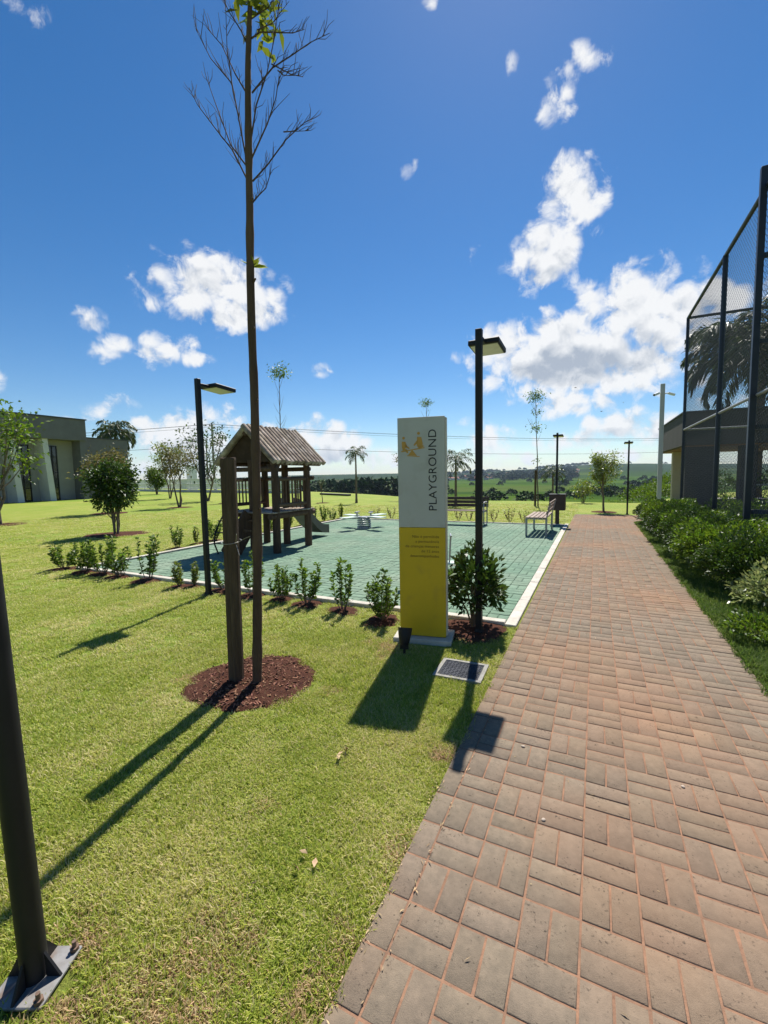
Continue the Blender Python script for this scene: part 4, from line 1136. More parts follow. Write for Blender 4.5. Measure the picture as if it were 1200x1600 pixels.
for y in PYS:
    MB().tube([(-7.55, y, 1.80), (-5.95, y, 1.80)], .05, 8).obj('tie_beam', M_LOG, ph)
    g_ = MB(); g_.add([(XL + .08, y - .02, EV + .02), (XR - .08, y - .02, EV + .02), (RX, y - .02, RG - .02), (XL + .08, y + .02, EV + .02), (XR - .08, y + .02, EV + .02), (RX, y + .02, RG - .02)],
                    [(0, 1, 2), (3, 5, 4), (0, 3, 4, 1), (1, 4, 5, 2), (2, 5, 3, 0)]); g_.obj('gable_shade_infill', mat('gable_shade_brown', (.055, .034, .022), .9, .2, var=.35, scale=8), ph)  # closes the open gable; dark brown stands in for the shaded roof underside
for x in (-7.3, -6.05):
    MB().tube([(x, 7.0, .80), (x, 8.55, .80)], .065, 8).obj('floor_beam', M_LOG, ph)
for k in range(9):
    y = 7.08 + k * .165; MB().box((-6.675, y, .878), (1.42, .15, .03), bev=.005).obj('floor_board', M_ROOF, ph)
for (a, b) in (((-6.05, 7.1, 1.58), (-6.05, 8.55, 1.58)), ((-7.3, 7.0, 1.58), (-7.3, 8.5, 1.58)), ((-7.45, 8.31, 1.58), (-5.85, 8.31, 1.60)), ((-6.05, 7.26, 1.02), (-6.05, 8.24, 1.02)), ((-7.3, 7.26, 1.02), (-7.3, 8.24, 1.02)), ((-7.45, 7.19, 1.58), (-6.9, 7.19, 1.58))):
    MB().tube([a, b], .04, 8).obj('handrail', M_RAILW, ph)
for x in (-6.05, -7.3):
    for k in range(9): MB().tube([(x, 7.34 + k * .105, 1.02), (x, 7.34 + k * .105, 1.56)], .017, 6).obj('baluster', M_RAILW, ph)
for k in range(5): MB().tube([(-6.58 + k * .11, 8.31, .9), (-6.58 + k * .11, 8.31, 1.57)], .017, 6).obj('baluster', M_RAILW, ph)
M_SLIDE = mat('slide_steel', (.14, .12, .10), .5, .4, metal=.2, var=.2, scale=6)
s_ = MB(); prof = [(8.40, .90), (8.62, .86), (8.95, .62), (9.35, .30), (9.62, .13), (9.92, .09)]
vs_ = []; fs_ = []
for (y, z) in prof:
    vs_ += [(-6.98, y, z + .23), (-6.98, y, z), (-6.52, y, z), (-6.52, y, z + .23), (-6.54, y, z + .23), (-6.545, y, z + .012), (-6.955, y, z + .012), (-6.96, y, z + .23)]
for k in range(len(prof) - 1):
    for i in range(8): fs_.append((k * 8 + i, k * 8 + (i + 1) % 8, k * 8 + 8 + (i + 1) % 8, k * 8 + 8 + i))
s_.add(vs_, fs_); sl_ = s_.obj('slide', M_SLIDE, ph)
MB().bar((-6.75, 9.3, 0), (-6.75, 9.3, .30), .06).obj('slide_support', M_LOG, sl_)
MB().bar((-6.68, 7.12, .78), (-6.68, 6.45, .02), .5, .04, up=(1, 0, 0)).obj('climbing_ramp', M_LOG, ph)
for k in range(4):
    f = (k + .5) / 4; MB().bar((-6.9, 7.12 - .67 * f, .80 - .76 * f), (-6.46, 7.12 - .67 * f, .80 - .76 * f), .035).obj('ramp_cleat', M_RAILW, ph)
for x in (-7.22, -6.95): MB().tube([(x, 7.05, .95), (x, 6.85, .82), (x, 6.62, .48), (x, 6.58, .25), (x, 6.68, 0)], .016, 8).obj('ladder_rail', M_BLACK, ph)
for z in (.25, .48, .72): MB().tube([(-7.22, 6.57 + abs(z - .3) * .35, z), (-6.95, 6.57 + abs(z - .3) * .35, z)], .013, 6).obj('rung', M_BLACK, ph)

# ---------------------------------------------------------------- spring toys
M_PALEG = mat('pale_green_board', (.52, .62, .52), .5, .4, var=.12, scale=6)
M_SPRING = mat('spring_metal', (.33, .34, .35), .4, .5, metal=.5, var=.2, scale=9)


def coil(r_, h, turns, w): return [(r_ * math.cos(a), r_ * math.sin(a), .03 + (h - .03) * a / (2 * math.pi * turns)) for a in np.linspace(0, 2 * math.pi * turns, turns * 16)]


ss = thing('spring_rocker', 'four-seat spring rocker with pale green seat boards in the middle of the paving', 'spring rocker', (-6.35, 11.6, TOP), R(-20))
MB().tube(coil(.2, .34, 5, 0), .02, 6).obj('coil_spring', M_SPRING, ss); MB().tube([(0, 0, 0), (0, 0, .03)], .22, 16).obj('foot_plate', M_SPRING, ss)
MB().tube([(0, 0, .34), (0, 0, .365)], .2, 16).obj('hub_plate', M_SPRING, ss)
for k in range(4):
    a = R(90 * k); d = np.array([math.cos(a), math.sin(a), 0]); n_ = np.array([-d[1], d[0], 0])
    MB().bar(d * .12 + (0, 0, .355), d * .55 + (0, 0, .355), .05, .03).obj('arm', M_SPRING, ss)
    sb = MB().box(d * .60 + (0, 0, .383), (.50, .29, .028), (0, 0, a), bev=.012).obj('seat_board', M_PALEG, ss)
    MB().tube([d * .30 + (0, 0, .36), d * .30 + (0, 0, .50)], .014, 8).obj('handle_post', M_SPRING, ss)
    MB().tube([d * .30 + n_ * .09 + (0, 0, .50), d * .30 - n_ * .09 + (0, 0, .50)], .014, 8).obj('hand_grip', M_SPRING, ss)
sr = thing('spring_rider', 'spring rider with a thin metal T handle half hidden behind the sign', 'spring rider', (-2.06, 5.72, TOP), R(20))
MB().tube(coil(.11, .34, 5, 0), .014, 6).obj('coil_spring', M_SPRING, sr); MB().tube([(0, 0, 0), (0, 0, .02)], .16, 14).obj('foot_plate', M_SPRING, sr)
MB().box((-.05, 0, .36), (.75, .2, .03), bev=.01).obj('seat_board', M_PALEG, sr); MB().tube([(.25, 0, .37), (.27, 0, .75)], .013, 8).obj('handle_post', M_SPRING, sr); MB().tube([(.27, -.13, .75), (.27, .13, .75)], .013, 8).obj('hand_grip', M_SPRING, sr)

# ---------------------------------------------------------------- benches and bin
M_SLAT = mat('bench_slat', (.33, .25, .20), .7, .3, rgb2=(.21, .155, .12), scale=7, detail=6, rand=.12, stretch=(4, .6, 4))
M_BSLAT = mat('dark_bench_slat', (.085, .055, .042), .7, .3, var=.3, scale=7, rand=.12)
bn = thing('bench', 'slatted bench with grey metal legs seen end-on beside the litter bin', 'bench', (-1.33, 12.3, TOP), 0, 'park benches')
for y in (-.78, .78):
    for x in (-.24, .24): MB().box((x, y, .215), (.05, .035, .43), bev=.004).obj('leg', M_STEEL, bn)
    MB().box((0, y, .435), (.53, .035, .03)).obj('cross_bar', M_STEEL, bn)
    MB().bar((.235, y, .43), (.335, y, .84), .03, .03).obj('back_post', M_STEEL, bn)
for k in range(5): MB().box((-.215 + k * .105, 0, .468), (.088, 1.72, .03), bev=.005).obj('seat_slat', M_SLAT, bn)
for z in (.60, .715, .82): MB().box((.255 + (z - .6) * .26, 0, z), (.025, 1.72, .085), (0, R(14), 0), bev=.005).obj('back_slat', M_SLAT, bn)
b2 = thing('bench', 'dark bench with rounded metal end frames at the far edge behind the tall lamp post', 'bench', (-3.9, 13.55, TOP), 0, 'park benches')
for x in (-.82, .82):
    lo = [(x, .22, .06), (x, .22, .66), (x, .17, .72), (x, -.18, .72), (x, -.23, .66), (x, -.23, .06), (x, -.18, .02), (x, .17, .02), (x, .22, .06)]
    MB().tube(lo, .02, 8).obj('end_frame', M_STEEL, b2)
    MB().bar((x * .97, -.22, .42), (x * .97, .22, .42), .03).obj('cross_bar', M_STEEL, b2)
for k in range(4): MB().box((0, -.18 + k * .115, .45), (1.66, .1, .03), bev=.005).obj('seat_slat', M_SLAT, b2)
for z in (.60, .71, .82): MB().box((0, .24 + (z - .6) * .2, z), (1.72, .028, .1), (R(-11), 0, 0), bev=.005).obj('back_slat', M_BSLAT, b2)
M_BROWN = mat('brown_bin', (.062, .034, .024), .55, .4, var=.3, scale=5)
lb = thing('litter_bin', 'dark brown square litter bin on a post at the plaza corner', 'litter bin', (-1.04, 14.36, 0))
MB().box((0, 0, .25), (.11, .06, .5)).obj('post', M_BROWN, lb); b_ = MB(); b_.box((0, 0, .70), (.46, .36, .48), bev=.012); b_.obj('bin_body', M_BROWN, lb)
MB().box((0, 0, .947), (.48, .38, .018)).obj('rim', M_BLACK, lb); MB().box((0, 0, .012), (.24, .2, .02)).obj('foot', M_BLACK, lb)

# ---------------------------------------------------------------- left building
M_TAUPE = mat('taupe_render', (.165, .16, .166), .9, .2, var=.14, scale=1.2, detail=8)
M_BEIGE = mat('beige_render', (.32, .31, .305), .9, .2, var=.10, scale=.8, detail=8)
M_PALE = mat('pale_fin', (.58, .57, .56), .85, .2, var=.08, scale=1)
M_GLASS = mat('dark_glass', (.012, .016, .018), .06, .8)
M_CAP = mat('roof_cap', (.055, .058, .066), .6, .4, var=.2, scale=2)
bd = thing('clubhouse', 'flat-roofed taupe clubhouse with slanted pale fins and dark glass doors', 'building', (0, 0, 0))
BX, BY0, BY1, BH = -41., 4., 23.6, 7.05
MB().box((BX - 6.4, (BY0 + BY1) / 2 - .2, 2.55), (10.0, BY1 - BY0 - .6, 5.3)).obj('wall', M_BEIGE, bd)
MB().box((BX - 6, (BY0 + BY1) / 2, 6.1), (12, BY1 - BY0, 1.8), bev=.01).obj('fascia', M_TAUPE, bd)
MB().box((BX - 6, (BY0 + BY1) / 2, 7.05), (12.16, BY1 - BY0 + .16, .10)).obj('roof_cap', M_CAP, bd)
MB().box((BX - .9, BY1 - .25, 2.6), (1.5, .5, 5.2)).obj('end_wall', M_TAUPE, bd)
for y, (wd) in ((21.4, .8), (19.2, 1.0), (15.5, 1.6), (11.5, 1.6)):
    g_ = MB().box((BX - 1.37, y, 2.35), (.10, wd, 4.75)).obj('glass_door', M_GLASS, bd)
    for k in (-.5, 0, .5): MB().box((BX - 1.30, y + k * (wd - .08), 2.35), (.05, .07, 4.7)).obj('mullion', M_BLACK, g_)
    for z in (.1, 1.1, 2.4, 4.65): MB().box((BX - 1.295, y, z), (.05, wd, .07)).obj('transom', M_BLACK, g_)
for y in (20.25, 17.95, 14.0, 10.0):
    f_ = MB(); f_.add([(BX - 1.5, y + .1, 0), (BX - .15, y + .22, 0), (BX - .15, y - .08, 5.2), (BX - 1.5, y - .1, 5.2), (BX - 1.5, y + .5, 0), (BX - .15, y + .67, 0), (BX - .15, y + .32, 5.2), (BX - 1.5, y + .3, 5.2)],
                    [(0, 1, 2, 3), (4, 7, 6, 5), (0, 4, 5, 1), (1, 5, 6, 2), (2, 6, 7, 3), (3, 7, 4, 0)]); f_.obj('slanted_fin', M_PALE, bd)
an = thing('annex', 'lower taupe annex at the right end of the clubhouse', 'building', (0, 0, 0))
a_ = MB()
a_.box((-47, 26.0, 4.7), (9.0, 4.7, 1.8)); a_.box((-47, 24.6, 1.9), (9.0, 1.9, 3.8)); a_.box((-47, 27.9, 1.9), (9.0, .9, 3.8)); a_.box((-51.2, 26.5, 1.9), (.6, 1.9, 3.8)); a_.box((-42.7, 26.5, .6), (.3, 1.9, 1.2))
a_.obj('wall', M_TAUPE, an); MB().box((-47, 26.0, 5.63), (9.15, 4.85, .09)).obj('roof_cap', M_CAP, an)
MB().box((-42.75, 26.5, 1.25), (.4, 1.9, .08)).obj('sill', M_PALE, an)

# far railing on its plinth, left of the playhouse
M_WPAINT = mat('white_paint', (.78, .78, .76), .6, .4, var=.1, scale=3)
RA = [np.array([-66., 43.5, 0]), np.array([-47., 38.6, 0]), np.array([-33.5, 36.3, 0]), np.array([-27., 36.0, 0])]
rl = thing('railing', 'long grey metal railing on a pale plinth along the far lawn edge', 'railing', (0, 0, 0))
pb = MB(); bars = MB()
for a, b in zip(RA[:-1], RA[1:]):
    pb.bar(a + (0, 0, .12), b + (0, 0, .12), .25, .35, up=(0, 0, 1)); d = b - a; ln = np.linalg.norm(d)
    for z in (.45, 1.0, 1.6): MB().bar(a + (0, 0, z), b + (0, 0, z), .09).obj('rail', M_WPAINT, rl)
    for k in range(int(ln / 2.6)): p = a + d * (k + .5) / int(ln / 2.6); MB().bar(p + (0, 0, .25), p + (0, 0, 1.75), .09).obj('post', M_WPAINT, rl)
    for k in range(int(ln / .13)): p = a + d * k / int(ln / .13); bars.bar(p + (0, 0, .4), p + (0, 0, 1.6), .04)
pb.obj('plinth', M_PALE, rl); tag(bars.obj('bars', M_WPAINT, rl), kind='stuff')
sw_ = thing('service_wall', 'white gate pier standing behind the far railing', 'pier', (0, 0, 0)); p = _fw * 57 + _rt * (302 - 600) / F_PX * 57
MB().box((p[0], p[1], 1.6), (.9, .9, 3.3)).obj('pier_body', M_WPAINT, sw_); MB().box((p[0], p[1], 3.28), (1.0, 1.0, .12)).obj('pier_cap', M_PALE, sw_)
lw = thing('low_wall', 'low dark brick wall at the lawn edge right of the playhouse', 'wall', (0, 0, 0)); a = ground_at(502, 773); b = ground_at(546, 775)
MB().bar(np.array([a[0], a[1], .04]), np.array([b[0], b[1], .04]), .3, .16).obj('wall_body', mat('dark_brick', (.085, .06, .05), .9, .2, var=.4, scale=6), lw); MB().bar(np.array([a[0], a[1], .14]), np.array([b[0], b[1], .14]), .36, .04).obj('coping', M_TAUPE, lw)
rs = thing('red_shed', 'small red-roofed shed far behind the playhouse slide', 'shed', (0, 0, 0)); p = _fw * 62 + _rt * (491 - 600) / F_PX * 62; zz = float(terrain(p[0], p[1]))
MB().box((p[0], p[1], zz + .9), (3.4, 3, 2.2)).obj('walls', mat('red_wall', (.26, .085, .055), .8, .3, var=.2, scale=2), rs); MB().box((p[0], p[1], zz + 2.1), (3.9, 3.4, .3), taper=.6).obj('roof', mat('red_roof', (.30, .10, .07), .8, .3, var=.2, scale=2), rs)

# ---------------------------------------------------------------- pavilion on the right
M_SOFFIT = mat('wood_soffit', (.20, .105, .06), .7, .3, var=.25, scale=4, stretch=(.4, 6, 1))
M_FASC = mat('pavilion_fascia', (.075, .068, .062), .85, .2, var=.12, scale=1.5)
M_COL = mat('beige_column', (.46, .38, .30), .85, .2, var=.08, scale=2)


def brick_mat(name, c1, c2, mort, sc):
    mt = bpy.data.materials.new(name); mt.use_nodes = True; t = mt.node_tree; n = t.nodes; b = n['Principled BSDF']; b.inputs['Roughness'].default_value = .85
    g = n.new('ShaderNodeTexCoord'); mp = n.new('ShaderNodeMapping'); mp.inputs['Rotation'].default_value = (R(90), 0, 0); t.links.new(g.outputs['Object'], mp.inputs[0])
    q = n.new('ShaderNodeTexBrick'); q.inputs['Color1'].default_value = (*c1, 1); q.inputs['Color2'].default_value = (*c2, 1); q.inputs['Mortar'].default_value = (*mort, 1); q.inputs['Scale'].default_value = sc
    q.inputs['Mortar Size'].default_value = .02; q.inputs['Brick Width'].default_value = .5; q.inputs['Row Height'].default_value = .18
    t.links.new(mp.outputs[0], q.inputs['Vector']); t.links.new(q.outputs['Color'], b.inputs['Base Color'])
    bp = n.new('ShaderNodeBump'); bp.inputs['Distance'].default_value = .02; t.links.new(q.outputs['Fac'], bp.inputs['Height']); bp.invert = True; t.links.new(bp.outputs[0], b.inputs['Normal'])
    return mt


M_DBRICK = brick_mat('dark_grey_brick', (.042, .043, .047), (.030, .031, .034), (.015, .015, .017), 2.2)
pv_ = thing('pavilion', 'open flat-roofed pavilion with dark brick walls and wooden soffit behind the court fence', 'building', (0, 0, 0))
PVX, PVY = 3.2, 21.5
MB().box((PVX + 7, PVY + 3.9, 3.28), (14, 7.8, 1.32), bev=.01).obj('fascia', M_FASC, pv_)
MB().box((PVX + 7, PVY + 3.9, 2.59), (13.7, 7.5, .05)).obj('soffit', M_SOFFIT, pv_)
MB().box((PVX + 7, PVY + 3.9, 3.97), (14.1, 7.9, .05)).obj('roof_cap', M_CAP, pv_)
MB().box((3.86, 21.95, 1.28), (1.06, .5, 2.57)).obj('brick_wall', M_DBRICK, pv_)
MB().box((5.42, 21.95, 1.28), (.52, .5, 2.57)).obj('brick_pillar', M_DBRICK, pv_)
for x in (8.4, 11.6, 14.8): MB().box((x, 21.95, 1.28), (.52, .5, 2.57)).obj('brick_pillar', M_DBRICK, pv_)
for x, y in ((3.75, 26.8), (8.5, 28.6), (13.5, 28.6)): MB().box((x, y, 1.28), (.42, .42, 2.57), bev=.01).obj('column', M_COL, pv_)
MB().box((PVX + 7.3, PVY + 4.1, .04), (13.2, 7.4, .12)).obj('floor', M_PALE, pv_)
MB().box((10.6, 22.0, .22), (12.4, .22, .4)).obj('low_wall', M_DBRICK, pv_)
MB().box((10.5, 22.3, .98), (9.6, .08, .06)).obj('bar_rail', M_STEEL, pv_)
for x in (6.3, 7.6, 9.3, 10.6): MB().bar((x, 22.3, .1), (x, 22.3, .96), .05).obj('rail_post', M_BLACK, pv_)
bvp = bush_ball(570, .9, .9, 1.3, .15, 900, M_LEAFD, .4)
for k, (x, y) in enumerate([(5.2, 30.2), (6.6, 30.6), (8.2, 30.2), (9.8, 30.8)]):
    z = float(terrain(x, y)); t = thing('pavilion_bush', ['leftmost', 'second from left', 'third from left', 'rightmost'][k] + ' dark bush seen through the open pavilion', 'bush', (x, y, z), k * 2.2, 'bushes behind the pavilion'); link('stems', bvp[0], t); link('leaves', bvp[1], t)

# ---------------------------------------------------------------- court fence
M_NAVY = mat('navy_fence_paint', (.012, .016, .030), .45, .5, var=.3, scale=4)
M_MESH = mat('chain_link_wire', (.03, .036, .048), .6, .3)
fn = thing('court_fence', 'tall dark sports court fence of posts, rails and chain-link mesh', 'fence', (0, 0, 0))
FX, FY, FH = 2.35, 15.75, 6.06


def chain(o, ax, w, h, z0=.12, s=.095, rad=.0026):
    """diamond mesh of straight wires filling a panel from o along ax"""
    o = np.array(o, float); ax = np.array(ax, float); mb = MB(); k = -h
    seg = []
    while k < w:
        for sgn in (1, -1):
            a0 = max(k, 0); a1 = min(k + h, w)
            if a1 - a0 > .02:
                za, zb = a0 - k, a1 - k
                if sgn < 0: za, zb = h - za, h - zb
                seg.append((a0, za, a1, zb))
        k += s
    nrm = np.cross(ax, [0, 0, 1.])
    for (a0, za, a1, zb) in seg:
        p = o + ax * a0 + (0, 0, z0 + za); q = o + ax * a1 + (0, 0, z0 + zb); d = unit(q - p); e = np.cross(d, nrm)
        vs3 = []
        for c in (p, q):
            for i in range(3): an_ = 2.094 * i; vs3.append(c + (nrm * math.cos(an_) + e * math.sin(an_)) * rad)
        mb.add(vs3, [(0, 1, 4, 3), (1, 2, 5, 4), (2, 0, 3, 5)])
    return tag(mb.obj('chain_link_mesh', M_MESH, fn), kind='stuff')


ys = [15.75, 11.65, 7.55, 3.45]
for y in ys: MB().tube([(FX, y, -.05), (FX, y, FH)], .042 if y > 15 else .05, 10).obj('post', M_NAVY, fn)
xs_ = [6.45, 10.55]
for x in xs_: MB().tube([(x, FY, -.05), (x, FY, FH)], .045, 10).obj('post', M_NAVY, fn)
for z, m_, rr in ((FH, M_NAVY, .04), (2.82, M_STEEL, .028), (.1, M_NAVY, .03)):
    MB().tube([(FX, FY, z), (FX, 3.45, z)], rr, 8).obj('rail', m_, fn); MB().tube([(FX, FY, z), (10.55, FY, z)], rr, 8).obj('rail', m_, fn)
for a, b in zip(ys[:-1], ys[1:]): chain((FX + .02, b, 0), (0, 1, 0), a - b, FH - .15)
for a, b in zip([FX] + xs_[:-1], xs_): chain((a, FY + .02, 0), (1, 0, 0), b - a, FH - .15)
MB().box((2.30, 9.2, 3.15), (.09, .09, 6.42), bev=.006).obj('post', M_NAVY, fn)
MB().box((6.40, 9.2, 3.15), (.09, .09, 6.42), bev=.006).obj('post', M_NAVY, fn)
for z in (6.32, 5.01, 3.67, 2.3, .9): MB().box((4.35, 9.2, z), (4.0, .07, .07)).obj('rail', M_NAVY, fn)
chain((2.38, 9.25, 0), (1, 0, 0), 4.0, 6.15)
cp_ = thing('camera_pole', 'pale grey pole with two small surveillance cameras near its top', 'pole', (2.3, 20.4, 0))
MB().box((0, 0, 2.5), (.15, .15, 5.0), bev=.006).obj('pole', mat('pale_grey_paint', (.40, .41, .42), .5, .4, var=.08, scale=3), cp_); MB().box((0, 0, .01), (.3, .3, .03)).obj('base_plate', M_STEEL, cp_)
for s_ in (-1, 1):
    d = (_rt * s_ * .9 - _fw * .25)
    MB().tube([(0, 0, 4.62), d * .2 + (0, 0, 4.64), d * .26 + (0, 0, 4.62)], .022, 6).obj('camera_arm', M_WPAINT, cp_)
    c_ = MB(); c_.tube([d * .2 + (0, 0, 4.64), d * .44 + (0, 0, 4.56)], .05, 10).obj('camera', M_WPAINT, cp_); MB().tube([d * .44 + (0, 0, 4.56), d * .455 + (0, 0, 4.553)], .042, 10).obj('camera_lens', M_BLACK, cp_)

# ---------------------------------------------------------------- utility poles and wires
M_CONC = mat('pole_concrete', (.30, .275, .255), .9, .2, var=.2, scale=2)


def upole(u, d, h, lab):
    p = _fw * d + _rt * (u - 600) / F_PX * d; z = float(terrain(p[0], p[1])); t = thing('utility_pole', lab, 'utility pole', (p[0], p[1], z), 0, 'utility poles behind the park')
    MB().tube([(0, 0, -.3), (0, 0, h - z)], [.17, .11], 8).obj('pole', M_CONC, t)
    MB().bar((-.75, .25, h - z - .35), (.75, -.25, h - z - .35), .1).obj('cross_arm', M_CONC, t)
    for k in (-.65, 0, .65): MB().tube([(k, -k / 3, h - z - .3), (k, -k / 3, h - z - .12)], .05, 6).obj('insulator', mat('insulator', (.2, .16, .14), .3, .5), t)
    return np.array([p[0], p[1], h])


q0 = upole(-260, 70, 9.2, 'utility pole hidden beyond the left edge'); q1 = upole(337, 58, 9.0, 'concrete utility pole rising just left of the playhouse roof')
upole(327, 80, 9.0, 'thinner utility pole farther off beside the concrete one'); q2 = upole(1090, 92, 8.6, 'utility pole behind the pavilion')
M_CABLE = mat('cable_black', (.02, .02, .022), .6, .3)
for k, (dz, sx, lab) in enumerate([(-.15, -.55, 'topmost overhead wire crossing the sky above the horizon'), (-.15, .0, 'second overhead wire just under the topmost one'), (-.55, .5, 'third overhead wire from the top'), (-2.9, .1, 'lowest overhead wire just above the far hills')]):
    mb = MB(); oo = np.array([sx, -sx / 3, dz])
    for a, b in ((q0, q1), (q1, q2)):
        ln = np.linalg.norm(b - a); pts = [a + (b - a) * f + oo + (0, 0, -4 * f * (1 - f) * ln * .010) for f in np.linspace(0, 1, 22)]; mb.tube(pts, .016 if k < 3 else .024, 5)
    tag(mb.obj('overhead_wire', M_CABLE), lab, 'wire', 'overhead wires')

# ---------------------------------------------------------------- far village, road, birds
M_HW = mat('house_wall', (.55, .48, .42), .9, .2, var=.1, scale=.2, rand=.25); M_HR = mat('house_roof', (.28, .13, .085), .9, .2, var=.2, scale=.3, rand=.3)
h_ = MB(); h_.box((0, 0, 1.5), (9, 7, 3.4)); h_.add([(-4.9, -3.9, 3.2), (4.9, -3.9, 3.2), (4.9, 3.9, 3.2), (-4.9, 3.9, 3.2), (-4.9, 0, 5.2), (4.9, 0, 5.2)], [(0, 1, 5, 4), (2, 3, 4, 5), (3, 0, 4), (1, 2, 5), (0, 3, 2, 1)], 1)
hm = h_.mesh('far_house', [M_HW, M_HR]); r6 = np.random.default_rng(66)
for k in range(64):
    u = r6.uniform(700, 905); d = r6.uniform(1150, 1900); p = _fw * d + _rt * (u - 600) / F_PX * d
    tag(link('far_house', hm, None, (p[0], p[1], float(terrain(p[0], p[1]))), r6.uniform(0, 3.1), r6.uniform(1.1, 1.9)), 'tiny red-roofed house of the village on the far slope', 'house', 'houses of the far village')
rd = MB(); n = 40; vs_ = []
for i in range(n + 1):
    u = 640 + 420 * i / n; d0 = 88 + 10 * math.sin(i * .12); 
    for d in (d0, d0 + 9): p = _fw * d + _rt * (u - 600) / F_PX * d; vs_.append((p[0], p[1], float(terrain(p[0], p[1])) + .12))
rd.add(vs_, [(2 * i, 2 * i + 2, 2 * i + 3, 2 * i + 1) for i in range(n)]); tag(rd.obj('road', mat('road_asphalt', (.16, .155, .15), .9, .2, var=.15, scale=1)), kind='structure')
for k, (u, v, lab) in enumerate([(899, 606, 'small dark bird highest of the three below the big cloud'), (974, 629, 'small dark bird rightmost of the three in the sky'), (940, 643, 'small dark bird lowest of the three in the sky')]):
    p = CP + ray(u, v) * 42; t = thing('bird', lab, 'bird', p, k * .9 + .6, 'birds in flight')
    MB().tube([(-.10, 0, 0), (-.04, 0, .012), (.05, 0, .01), (.10, 0, .015), (.125, 0, .012)], [.006, .022, .026, .015, .003], 8).obj('body', M_BLACK, t)
    for s_ in (-1, 1): MB().add([(-.02, 0, .015), (.05, 0, .015), (.03, s_ * .11, .06), (-.02, s_ * .11, .055), (-.04, s_ * .22, .03)], [(0, 1, 2, 3), (3, 2, 4)]).obj('wing', M_BLACK, t)

# ---------------------------------------------------------------- lawn grass (real blades near the camera)
def blade_mat(name, c1, c2, straw):
    mt = bpy.data.materials.new(name); mt.use_nodes = True; t = mt.node_tree; n = t.nodes; n.clear(); lk = t.links.new
    out = n.new('ShaderNodeOutputMaterial'); b = n.new('ShaderNodeBsdfPrincipled'); b.inputs['Roughness'].default_value = .55; b.inputs['Specular IOR Level'].default_value = .35
    ge = n.new('ShaderNodeNewGeometry'); oi = n.new('ShaderNodeObjectInfo')
    ad = n.new('ShaderNodeMath'); ad.operation = 'ADD'; lk(ge.outputs['Random Per Island'], ad.inputs[0]); lk(oi.outputs['Random'], ad.inputs[1]); fr = n.new('ShaderNodeMath'); fr.operation = 'FRACT'; lk(ad.outputs[0], fr.inputs[0])
    cr = n.new('ShaderNodeValToRGB'); e = cr.color_ramp.elements; e[0].color = (*c1, 1); e[1].color = (*straw, 1); e[1].position = .97
    q = e.new(.55); q.color = (*c2, 1); q = e.new(.84); q.color = (c2[0] * 1.5, c2[1] * 1.28, c2[2] * 1.5, 1)
    # whole patches are drier: shift towards straw by noise in the ground plane
    nz = n.new('ShaderNodeTexNoise'); nz.inputs['Scale'].default_value = 1.6; nz.inputs['Detail'].default_value = 5; lk(oi.outputs['Location'], nz.inputs['Vector'])
    mr = n.new('ShaderNodeMapRange'); mr.inputs[1].default_value = .42; mr.inputs[2].default_value = .72; mr.inputs[3].default_value = 0; mr.inputs[4].default_value = .5; lk(nz.outputs['Fac'], mr.inputs[0])
    a2 = n.new('ShaderNodeMath'); a2.operation = 'ADD'; a2.use_clamp = True; lk(fr.outputs[0], a2.inputs[0]); lk(mr.outputs[0], a2.inputs[1]); lk(a2.outputs[0], cr.inputs[0])
    lk(cr.outputs[0], b.inputs['Base Color'])
    tr = n.new('ShaderNodeBsdfTranslucent'); lk(cr.outputs[0], tr.inputs['Color']); ms = n.new('ShaderNodeMixShader'); ms.inputs[0].default_value = .44
    lk(b.outputs[0], ms.inputs[1]); lk(tr.outputs[0], ms.inputs[2]); lk(ms.outputs[0], out.inputs['Surface'])
    return mt


M_BLADE = blade_mat('grass_blade', (.23, .325, .028), (.385, .45, .066), (.70, .61, .31))
M_BLADE2 = blade_mat('lush_blade', (.06, .12, .014), (.11, .19, .025), (.2, .24, .06))


def tuft(seed, n, rad, h, w, m_, flat_=.9):
    r = np.random.default_rng(seed); V = []; Q = []
    for k in range(n):
        a, q = r.uniform(0, 6.28), rad * math.sqrt(r.uniform()); b = r.uniform(0, 6.28); hh = h * r.uniform(.45, 1.1); ln = hh * r.uniform(.3, 1.3) * flat_
        x, y = q * math.cos(a), q * math.sin(a); dx, dy = math.cos(b), math.sin(b); ww = w * r.uniform(.7, 1.2) / 2
        k0 = len(V)
        V += [(x - dy * ww, y + dx * ww, 0), (x + dy * ww, y - dx * ww, 0), (x + dx * ln * .45 - dy * ww * .8, y + dy * ln * .45 + dx * ww * .8, hh * .7), (x + dx * ln * .45 + dy * ww * .8, y + dy * ln * .45 - dx * ww * .8, hh * .7), (x + dx * ln, y + dy * ln, hh)]
        Q += [(k0, k0 + 1, k0 + 3), (k0, k0 + 3, k0 + 2), (k0 + 2, k0 + 3, k0 + 4)]
    return np_mesh('tuft', np.array(V), np.array(Q), m_)


def tuft_collection(name, m_, h):
    col = bpy.data.collections.new(name)
    for k in range(5): col.objects.link(bpy.data.objects.new(name + '_tuft', tuft(1000 + k, 46, .05, h, .0042, m_)))
    return col


